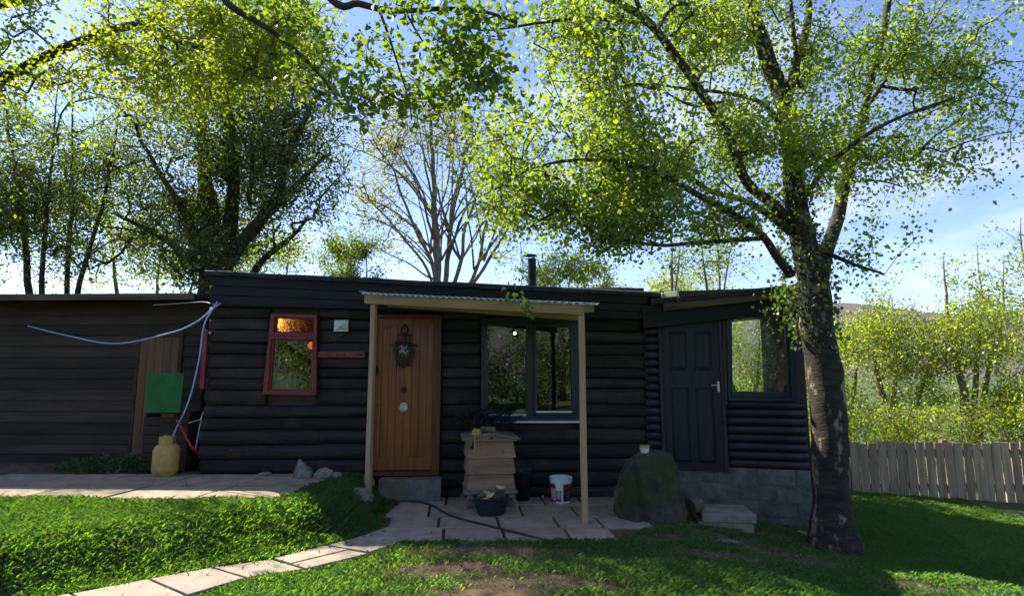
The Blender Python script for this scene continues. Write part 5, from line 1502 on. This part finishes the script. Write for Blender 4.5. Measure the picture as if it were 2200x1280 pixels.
t1 = np.concatenate([blob(600, 330, 9.7, 140, 110, 1.4, 520, 51), blob(520, 240, 9.7, 170, 120, 1.5, 520, 52), blob(430, 400, 9.6, 110, 150, 1.4, 420, 53),
  blob(680, 300, 9.6, 90, 100, 1.0, 220, 54), blob(620, 440, 9.8, 110, 60, 1.0, 170, 55), blob(600, 130, 9.8, 150, 90, 1.2, 300, 56), blob(430, 560, 9.2, 80, 60, .6, 170, 57),
  blob(300, 350, 9.6, 150, 200, 1.5, 520, 58), blob(470, 80, 9.8, 200, 90, 1.5, 300, 59), blob(690, 180, 9.8, 70, 70, .8, 90, 60), blob(560, 530, 10.4, 90, 50, .8, 90, 61), blob(430, 480, 10.3, 100, 80, 1.0, 240, 62), blob(500, 400, 10.6, 110, 90, .8, 200, 63), blob(700, 400, 9.9, 60, 70, .6, 90, 64)])
make_tree('broadleaf_tree', 'big dark many stemmed tree behind the left end of the cabin', 'tree', 'trees behind the cabin', l1, t1, 'lf_dark', 'darkbark', .054, 26, .14, seg=.4, twig0=.0045, rough=.06, aspect=.6, twigm='darkbark')

# ---- far left trees (outside strip)
def simple_tree(label, px, Yv, top, w_, leafm, barkm, n, lsize, per, seed, stems=3, base_py=760, group='trees behind the cabin', name='broadleaf_tree', sig=.16, low=None, cat='tree', squash=1.0, twig0=.004):
    r_ = random.Random(seed)
    bx_ = at(px, base_py, Yv); gz_ = Hf(bx_.x, Yv)
    ls = []; low = low if low is not None else base_py - 60
    for k in range(stems):
        tx = px + (k - (stems - 1) / 2) * w_ / max(1, stems) * 1.1 + r_.uniform(-.1, .1) * w_
        ty = top + (abs(k - (stems - 1) / 2)) * 22 + 25
        r0 = .022 * Yv ** .9 * (1 if k == 0 else .7) * .6
        p0 = Vector((bx_.x + (k - stems / 2) * .12, Yv, gz_ - .1))
        p3 = at(tx, ty, Yv + r_.uniform(-.5, .5))
        pts = [p0, p0.lerp(p3, .33) + Vector((r_.uniform(-.1, .1), r_.uniform(-.2, .2), .15)), p0.lerp(p3, .66) + Vector((r_.uniform(-.2, .2), 0, .1)), p3]
        ls.append([(p_, r0 * (1, .62, .32, .07)[i_]) for i_, p_ in enumerate(pts)])
    cy_ = (top + low) / 2; ry_ = (low - top) / 2
    rg = np.random.default_rng(seed); tgs = []
    nb_ = 10
    for k in range(nb_):
        ax = px + rg.uniform(-.55, .55) * w_ * .8; ay = cy_ + (rg.uniform(-.65, .75)) * ry_
        tgs.append(blob(ax, ay, Yv + rg.uniform(-.6, .6), w_ * rg.uniform(.28, .42), ry_ * rg.uniform(.32, .5), max(.5, w_ * Yv / F * .4), n // nb_, seed * 31 + k))
    return make_tree(name, label, cat, group, ls, np.concatenate(tgs), leafm, barkm, lsize * .72, int(per * 1.7), sig * .8, seg=.45, twig0=twig0, rough=.05, aspect=.62, twigm=barkm)
simple_tree('dark broadleaf tree behind the shed at the far left', 140, 10.5, 90, 330, 'lf_dark', 'darkbark', 1500, .075, 22, 71, 4, low=740)
simple_tree('leafy tree at the far left edge beyond the shed', -120, 11.5, 120, 300, 'lf_dark', 'darkbark', 700, .08, 20, 72, 3, low=740)
# yellowish growth low behind the dark tree
simple_tree('bright low sapling glowing behind the dark tree stems', 560, 13.5, 490, 150, 'lf_yellow', 'greybark', 260, .075, 16, 73, 3, low=620, group='saplings behind the cabin')
simple_tree('yellow green sapling behind the shed roof', 330, 14, 430, 330, 'lf_yellow', 'greybark', 380, .08, 18, 74, 3, low=620, group='saplings behind the cabin')
# small dark bush
simple_tree('small dark rounded tree rising over the middle of the roof', 757, 12.0, 492, 100, 'lf_dark', 'darkbark', 420, .07, 26, 75, 2, low=625, group='saplings behind the cabin', sig=.10)

# ---- fan shaped sparse tree in the middle
CY = 13.5
def cl(pts, r0, r1): return limb([(a_, b_, CY + c_) for a_, b_, c_ in pts], r0 * .66, r1 * .6)
cb = at(955, 640, CY)
l2 = [[(Vector((cb.x - .12, CY, -.6)), .16), (Vector((cb.x - .12, CY, 1.5)), .15), (at(940, 600, CY), .105), (at(937, 520, CY), .09), (at(932, 430, CY), .07), (at(930, 330, CY), .05), (at(925, 230, CY), .03), (at(920, 170, CY), .02)],
  cl([(950, 640, .1), (962, 560, .1), (968, 480, .1), (985, 400, .2), (1000, 320, .2), (1010, 230, .2)], .11, .03),
  cl([(960, 650, -.1), (985, 590, -.1), (992, 530, -.2), (1010, 460, -.2), (1040, 380, -.2), (1070, 310, -.2)], .09, .025),
  cl([(975, 650, .2), (1015, 600, .2), (1035, 540, .2), (1045, 480, .2), (1060, 400, .2), (1100, 330, .2)], .09, .02),
  cl([(985, 650, -.3), (1030, 590, -.3), (1065, 530, -.3), (1090, 490, -.3), (1130, 430, -.3)], .08, .02),
  cl([(938, 620, -.2), (925, 560, -.2), (895, 500, -.3), (870, 440, -.3), (845, 370, -.3), (815, 320, -.3), (790, 280, -.3)], .075, .018),
  cl([(935, 615, .2), (905, 560, .2), (860, 500, .3), (810, 450, .3), (785, 420, .3), (765, 395, .3)], .06, .014),
  cl([(932, 600, -.4), (885, 570, -.5), (835, 545, -.6), (790, 520, -.7)], .035, .010),
  cl([(934, 520, 0), (915, 450, .1), (895, 390, .2), (865, 330, .3), (850, 260, .3)], .055, .015),
  cl([(930, 430, 0), (915, 360, -.2), (905, 290, -.3), (885, 220, -.3)], .045, .012),
  cl([(934, 480, .2), (960, 400, .3), (965, 320, .3), (960, 240, .3)], .045, .012)]
rf = random.Random(31)
for k in range(34):
    s0 = rf.choice([(940, 585), (948, 560), (962, 560), (990, 560), (1018, 580), (936, 520), (934, 470), (965, 500), (925, 545), (1040, 560)])
    f_ = (k + .5) / 34; ang_ = math.radians(-62 + 124 * f_) + rf.uniform(-.06, .06); L_ = rf.uniform(200, 360) * (1 - .25 * abs(f_ - .5))
    ex_ = (s0[0] + math.sin(ang_) * L_, s0[1] - math.cos(ang_) * L_)
    m_ = (s0[0] + math.sin(ang_ * .75) * L_ * .5, s0[1] - math.cos(ang_ * .75) * L_ * .5)
    dz = rf.uniform(-.7, .7)
    l2.append(cl([(s0[0], s0[1], 0), (m_[0], m_[1], dz * .5), (ex_[0], ex_[1], dz)], rf.uniform(.03, .05), .009))
t2 = np.concatenate([blob(930, 260, CY, 150, 110, 1.5, 800, 81), blob(830, 330, CY, 90, 110, 1.0, 380, 82), blob(800, 430, CY, 70, 80, .8, 170, 83), blob(1040, 320, CY, 100, 130, 1.2, 480, 84),
  blob(1080, 430, CY, 90, 90, 1.0, 140, 85), blob(870, 470, CY, 90, 80, .8, 190, 86), blob(900, 180, CY, 120, 60, 1.0, 130, 87), blob(830, 540, CY - .4, 80, 40, .5, 34, 88), blob(1100, 540, CY, 70, 50, .6, 60, 89)])
make_tree('fan_shaped_tree', 'fan shaped many stemmed tree with sparse spring leaves behind the roof', 'tree', 'trees behind the cabin', l2, t2, 'lf_sparse', 'greybark', .055, 10, .13, seg=.5, twig0=.0048, rough=.07, aspect=.62, twigm='greybark', n6=False)
# ---- small trees along the roof line
simple_tree('bushy green tree beside the flue pipe', 1195, 12, 520, 110, 'lf_birch', 'greybark', 210, .07, 18, 91, 2, low=625, group='saplings behind the cabin', sig=.12)
simple_tree('small yellow green sapling right of the flue pipe', 1275, 12.5, 560, 80, 'lf_yellow', 'greybark', 130, .07, 14, 92, 2, low=628, group='saplings behind the cabin', sig=.10)
simple_tree('young tree with pale stems behind the annex roof', 1500, 11.5, 440, 140, 'lf_birch', 'greybark', 190, .065, 12, 93, 5, low=600, group='saplings behind the cabin', sig=.13)
simple_tree('bright yellow bush behind the annex roof', 1470, 14, 575, 190, 'lf_yellow', 'greybark', 220, .075, 18, 94, 2, low=660, group='saplings behind the cabin', sig=.13)
# ---- bright trees on the right, seen past the birch and through the annex
for k, (px, Yv, top, w_, lowp, n, lab) in enumerate((
  (1620, 14.5, 655, 240, 960, 560, 'sunlit yellow green tree seen through the annex window'),
  (1800, 15.0, 640, 170, 990, 620, 'sunlit yellow green tree directly behind the birch trunk'),
  (1930, 13.5, 610, 200, 990, 560, 'sunlit yellow green tree just right of the birch'),
  (2090, 12.5, 500, 230, 1000, 620, 'taller sunlit tree at the right side beyond the fence'),
  (2260, 11.0, 420, 230, 980, 380, 'tall tree at the far right edge'))):
    simple_tree(lab, px, Yv, top, w_, 'lf_hedge', 'greybark', n, .085, 20, 101 + k, 3, low=lowp, base_py=960, group='sunlit trees beyond the fence', sig=.15)
rg = np.random.default_rng(55); hz0 = Hf(7, 11.3)
T_ = np.stack([rg.uniform(4.6, 12.5, 1300), rg.uniform(10.9, 11.8, 1300), hz0 + rg.uniform(.1, 1.35, 1300) ** 1.0], 1)
hl = [[(Vector((x_, 11.3, hz0 - .1)), .03), (Vector((x_ + .1, 11.3, hz0 + .6)), .02), (Vector((x_, 11.35, hz0 + 1.1)), .008)] for x_ in np.arange(4.8, 12.5, .7)]
make_tree('hedge', 'clipped low hedge of bright new leaves behind the board fence', 'hedge', None, hl, T_, 'lf_hedge', 'greybark', .05, 18, .10, seg=.4, twig0=.003, rough=.02, aspect=.65, twigm='greybark', limb_n=6)
# ---- trees behind the viewer (they show in the window glass)
def back_tree(x, y, h_, w_, seed, lab, leafm='lf_birch'):
    rg = np.random.default_rng(seed); gz_ = Hf(x, y); b = Vector((x, y, gz_ - .1))
    ls = [[(b, .2), (b + Vector((.1, 0, h_ * .4)), .15), (b + Vector((-.1, .1, h_ * .9)), .05)]]
    for k in range(4):
        an = k * 1.6 + seed; ls.append([(b + Vector((0, 0, h_ * .3)), .09), (b + Vector((math.cos(an) * w_ * .3, math.sin(an) * w_ * .3, h_ * .55)), .06), (b + Vector((math.cos(an) * w_ * .45, math.sin(an) * w_ * .45, h_ * .8)), .03)])
    u = rg.normal(0, 1, (520, 3)); u /= np.linalg.norm(u, axis=1)[:, None]; u *= rg.uniform(.3, 1, 520)[:, None] ** .5
    tg_ = np.array([x, y, gz_ + h_ * .55])[None] + u * np.array([w_ / 2, w_ / 2, h_ * .45])[None]
    make_tree('broadleaf_tree', lab, 'tree', 'trees behind the viewer', ls, tg_, leafm, 'darkbark', .12, 14, .25, seg=.6, twig0=.006, rough=.08, aspect=.7, twigm='darkbark')
back_tree(-6.5, -8.5, 4.5, 5.0, 1, 'tree behind the viewer to the left, mirrored in the red window')
back_tree(-1.5, -10.5, 5.0, 5.0, 2, 'tree straight behind the viewer, mirrored in the blue window')
back_tree(3.8, -10.5, 5.0, 5.0, 3, 'tree behind the viewer to the right, mirrored in the glass')
back_tree(9.0, -9.0, 4.8, 5.5, 4, 'tree far behind the viewer on the right side')

for k, (x_, y_) in enumerate(((-8.5, -3.0), (-4.0, -7.5), (-1.0, -6.0), (1.8, -6.6), (5.0, -6.0), (7.5, -4.5))):
    rg = np.random.default_rng(300 + k); gz_ = Hf(x_, y_); b = Vector((x_, y_, gz_ - .1))
    u = rg.normal(0, 1, (420, 3)); u /= np.linalg.norm(u, axis=1)[:, None]; u *= rg.uniform(.4, 1, 420)[:, None] ** .5
    make_tree('hedge_shrub', ['shrub behind the viewer far to the left', 'shrub behind the viewer, second from the left', 'shrub behind the viewer left of centre', 'shrub behind the viewer right of centre', 'shrub behind the viewer, second from the right', 'shrub behind the viewer far to the right'][k], 'shrub', 'shrubs behind the viewer',
        [[(b, .05), (b + Vector((.1, 0, 1.0)), .03), (b + Vector((-.1, .1, 2.0)), .01)]], np.array([x_, y_, gz_ + 1.3])[None] + u * np.array([1.7, .8, 1.3])[None], 'lf_dark', 'darkbark', .10, 12, .16, seg=.5, twig0=.004, aspect=.7, twigm='darkbark')
# ---- sprig hanging over the porch roof
sg = empty('birch_sprig', at(1128, 640, 5.85), 0, 'leafy birch sprig dangling in front of the corrugated porch roof', 'sprig')
r = np.random.default_rng(8)
pl_ = [at(1118, 520, 5.7), at(1124, 580, 5.8), at(1118, 622, 5.85), at(1130, 648, 5.85), at(1137, 675, 5.85)]
MB().tube([p_ - sg.location for p_ in catmull(pl_, 5)], .004, 5, cap=True).build('twig', M['stem'], sg)
cc = []
for (px, py, n_, s_) in ((1105, 630, 16, 12), (1128, 650, 20, 10), (1135, 672, 7, 5), (1122, 600, 10, 12), (1092, 636, 5, 5)):
    for _ in range(n_): cc.append(tuple(at(px + r.normal(0, s_), py + r.normal(0, s_ * .8), 5.85 + r.normal(0, .05)) - sg.location))
VV, k6 = leaves(np.array(cc), np.tile([0, 0, -.6], (len(cc), 1)), .06, n6=True, aspect=.85, seed=5)
quads_object('leaves', VV, k6, M['lf_ivy'], sg, kind='stuff')

# ---- low weeds at the left
def weeds(name, cx, cy, z0, rx, ry, h_, n, label, seed, m_='lf_low', size=.05):
    r_ = np.random.default_rng(seed); a_ = r_.uniform(0, 6.283, n); q_ = np.sqrt(r_.uniform(0, 1, n))
    X1 = cx + rx * q_ * np.cos(a_); Y1 = cy + ry * q_ * np.sin(a_)
    hh = h_ * (1 - q_ ** 2 * .7) * r_.uniform(.15, 1, n)
    C_ = np.stack([X1, Y1, z0 + hh], 1)
    t_ = empty(name, (cx, cy, z0), 0, label, 'plant')
    mb_ = MB()
    for k in range(0, n, 9):
        mb_.tube([(X1[k] * .5 + cx * .5 - cx, Y1[k] * .5 + cy * .5 - cy, -.02), (X1[k] - cx, Y1[k] - cy, hh[k])], [.003, .0015], 4)
    mb_.build('stem', M['lf_low'], t_, kind='stuff')
    VV_, kk = leaves(C_ - np.array([[cx, cy, z0]]), np.stack([np.cos(a_), np.sin(a_), np.full(n, .8)], 1), size, n6=True, aspect=.5, seed=seed, droop=.1)
    quads_object('leaves', VV_, kk, M[m_], t_, kind='stuff')
w0 = onz(405, 1000, .3); weeds('weed_clump', w0.x, w0.y, .3, .55, .35, .24, 1500, 'dark leafy weeds around the gas bottle', 201)
w0 = onz(476, 1000, .3); weeds('weed_clump', w0.x, w0.y - .05, .31, .12, .10, .16, 200, 'small pale weed at the tip of the red hose', 202, size=.055)
w0 = onz(250, 1010, .3); weeds('weed_clump', w0.x, w0.y, .3, .8, .35, .2, 1200, 'low weeds along the shed wall at the far left', 203)

# ================================================================== GRASS
r = np.random.default_rng(77)
NB = 1250000
gx = r.uniform(-7.2, 7.2, NB); gy = r.uniform(2.9, 9.3, NB) 
keep = np.abs(gx) < gy * .93 + .5
gx, gy = gx[keep], gy[keep]
def seg_inside(x, y, poly):
    ins = np.zeros(len(x), bool); n_ = len(poly)
    for k in range(n_):
        x1, y1 = poly[k]; x2, y2 = poly[(k + 1) % n_]
        c_ = ((y1 > y) != (y2 > y)) & (x < (x2 - x1) * (y - y1) / (y2 - y1 + 1e-12) + x1)
        ins ^= c_
    return ins
pathpoly = [tuple(onz(a_, b_, 0).xy) for a_, b_ in Lp] + [tuple(onz(a_, b_, 0).xy) for a_, b_ in Rp[::-1]]
pat = [(-1.32, 7.4), (2.2, 7.4), (2.45, 6.3), (1.35, 5.86), (1.0, 5.45), (-.95, 5.42), (-1.25, 5.5), (-1.4, 6.2)]
ter = [(-2.0, 7.3), (-7, 7.3), (-7.2, 5.74), (-2.35, 5.74)]
# noise fields
def nf(x, y, f_, s_):
    return np.sin(x * f_ + 1.3 * np.sin(y * f_ * .8 + s_) + s_) * np.cos(y * f_ * 1.1 + 1.1 * np.sin(x * f_ * .7 + 2 * s_))
fld = .5 + .28 * nf(gx, gy, 2.1, 1.7) + .22 * nf(gx, gy, 5.3, 4.1) + .15 * nf(gx, gy, 12.7, 2.2)
bare = np.zeros(len(gx))
for (px, py, a_, b_) in ((1080, 1195, 1.0, .33), (960, 1235, .7, .28), (1130, 1262, .8, .22), (1520, 1200, .75, .22), (1420, 1165, .4, .25), (1620, 1150, .7, .3), (1230, 1160, .5, .15), (1730, 1170, .7, .35), (1560, 1120, 1.0, .25), (1330, 1105, .5, .3), (1040, 1290, .8, .25), (1300, 1275, .6, .15), (1950, 1200, .8, .3)):
    c = onz(px, py, -.05)
    bare = np.maximum(bare, np.exp(-((gx - c.x) / a_) ** 2 * 1.4 - ((gy - c.y) / b_) ** 2 * 1.4))
dens = np.clip(1.0 - 1.25 * bare + .75 * (fld - .5), 0.015, 1)
right_thin = np.where(gx > -.6, .75, 1.0)
dens = dens * right_thin
bk_ = ((gy > 7.0) & (gx < 3.75)) | seg_inside(gx, gy, pat) | seg_inside(gx, gy, ter)
inp = seg_inside(gx, gy, pathpoly)
dens = np.where(bk_, 0, dens); dens = np.where(inp, 0.012, dens)
annex_x = AN.o.x
dens = np.where((gx > 2.1) & (gx < 3.75) & (gy > 6.9), 0, dens)
dens *= np.clip(1.25 - .10 * (gy - 3), .5, 1)
# cracks of the terrace
k_ = r.uniform(0, 1, len(gx)) < dens
gx, gy, fld = gx[k_], gy[k_], fld[k_]; n = len(gx)
gz_ = H(gx, gy) - .012
dp = (gx + 1.2) * N0[0] + (gy - 5.47) * N0[1]
lng = np.where((dp > 0) & (gx < -1.2), .66, .55)
# tall fringe beside the left post
fr_ = np.exp(-(((gx + 1.75) / .35) ** 2 + ((gy - 5.95) / .5) ** 2))
hgt = (.045 + .055 * r.uniform(0, 1, n) ** 1.5 + .03 * np.clip(fld - .4, 0, 1)) * lng * (1 + .5 * fr_)
hgt *= .65 + .8 * np.clip(.5 + .5 * nf(gx, gy, 17.0, .7) * nf(gx, gy, 9.0, 3.1), 0, 1)
an = r.uniform(0, 6.283, n); ln = r.uniform(.25, 1.15, n) * hgt
wd = r.uniform(.0008, .0019, n)
dx, dy = np.cos(an), np.sin(an)
B = np.stack([gx, gy, gz_], 1); sdv = np.stack([-dy, dx, np.zeros(n)], 1) * wd[:, None]
mid = B + np.stack([dx * ln * .35, dy * ln * .35, hgt * .6], 1); tip = B + np.stack([dx * ln, dy * ln, hgt * r.uniform(.75, 1, n)], 1)
VV = np.stack([B - sdv, B + sdv, mid + sdv * .8, tip, mid - sdv * .8], 1).reshape(-1, 3)
isst = r.uniform(0, 1, n) < .035 + .05 * np.clip(fld * -1 + .6, 0, 1)
V5 = VV.reshape(n, 5, 3)
st_ = quads_object('dry_grass', V5[isst].reshape(-1, 3), 5, M['straw'], None, kind='stuff')
st_['label'] = 'pale dry blades mixed through the lawn'; st_['category'] = 'grass'
gr = quads_object('grass', V5[~isst].reshape(-1, 3), 5, M['grass'], None, kind='stuff')
gr['label'] = 'short green lawn grass with worn patches in front of the cabin'; gr['category'] = 'grass'

# fallen leaves, chips and bark in the worn patches and on the slabs
r = np.random.default_rng(5); n = 15000
cx_ = r.uniform(-5, 6, n); cy_ = r.uniform(3.4, 7.0, n)
bare = np.full(n, .09)
for (px, py, a_, b_) in ((1080, 1195, 1.0, .33), (960, 1235, .7, .28), (1130, 1262, .8, .22), (1520, 1200, .75, .22), (1420, 1165, .4, .25), (1620, 1150, .7, .3), (1230, 1160, .5, .15), (1730, 1170, .7, .35), (1560, 1120, 1.0, .25), (1330, 1105, .5, .3), (1950, 1200, .8, .3)):
    c = onz(px, py, -.05); bare = np.maximum(bare, np.exp(-((cx_ - c.x) / a_) ** 2 - ((cy_ - c.y) / b_) ** 2))
onp = seg_inside(cx_, cy_, pathpoly) | seg_inside(cx_, cy_, pat)
bare = np.where(onp, .05, bare); bare = np.where(seg_inside(cx_, cy_, ter), .01, bare)
k_ = r.uniform(0, 1, n) < bare; cx_, cy_, onp = cx_[k_], cy_[k_], onp[k_]; n = len(cx_)
cz_ = np.where(onp, .021, H(cx_, cy_) - .002)
an = r.uniform(0, 6.283, n); L_ = r.uniform(.006, .028, n); W_ = L_ * r.uniform(.25, .7, n)
dv = np.stack([np.cos(an), np.sin(an), r.normal(0, .2, n)], 1) * L_[:, None]; sv = np.stack([-np.sin(an), np.cos(an), r.normal(0, .3, n)], 1) * W_[:, None] * .5
B = np.stack([cx_, cy_, cz_ + .004], 1)
VV = np.stack([B - dv * .5, B + sv - dv * .1, B + dv * .5, B - sv + dv * .1], 1).reshape(-1, 3)
ch = quads_object('wood_chips', VV, 4, M['chips'], None, kind='stuff')
ch['label'] = 'scattered wood chips and dry leaves on the worn ground'; ch['category'] = 'debris'
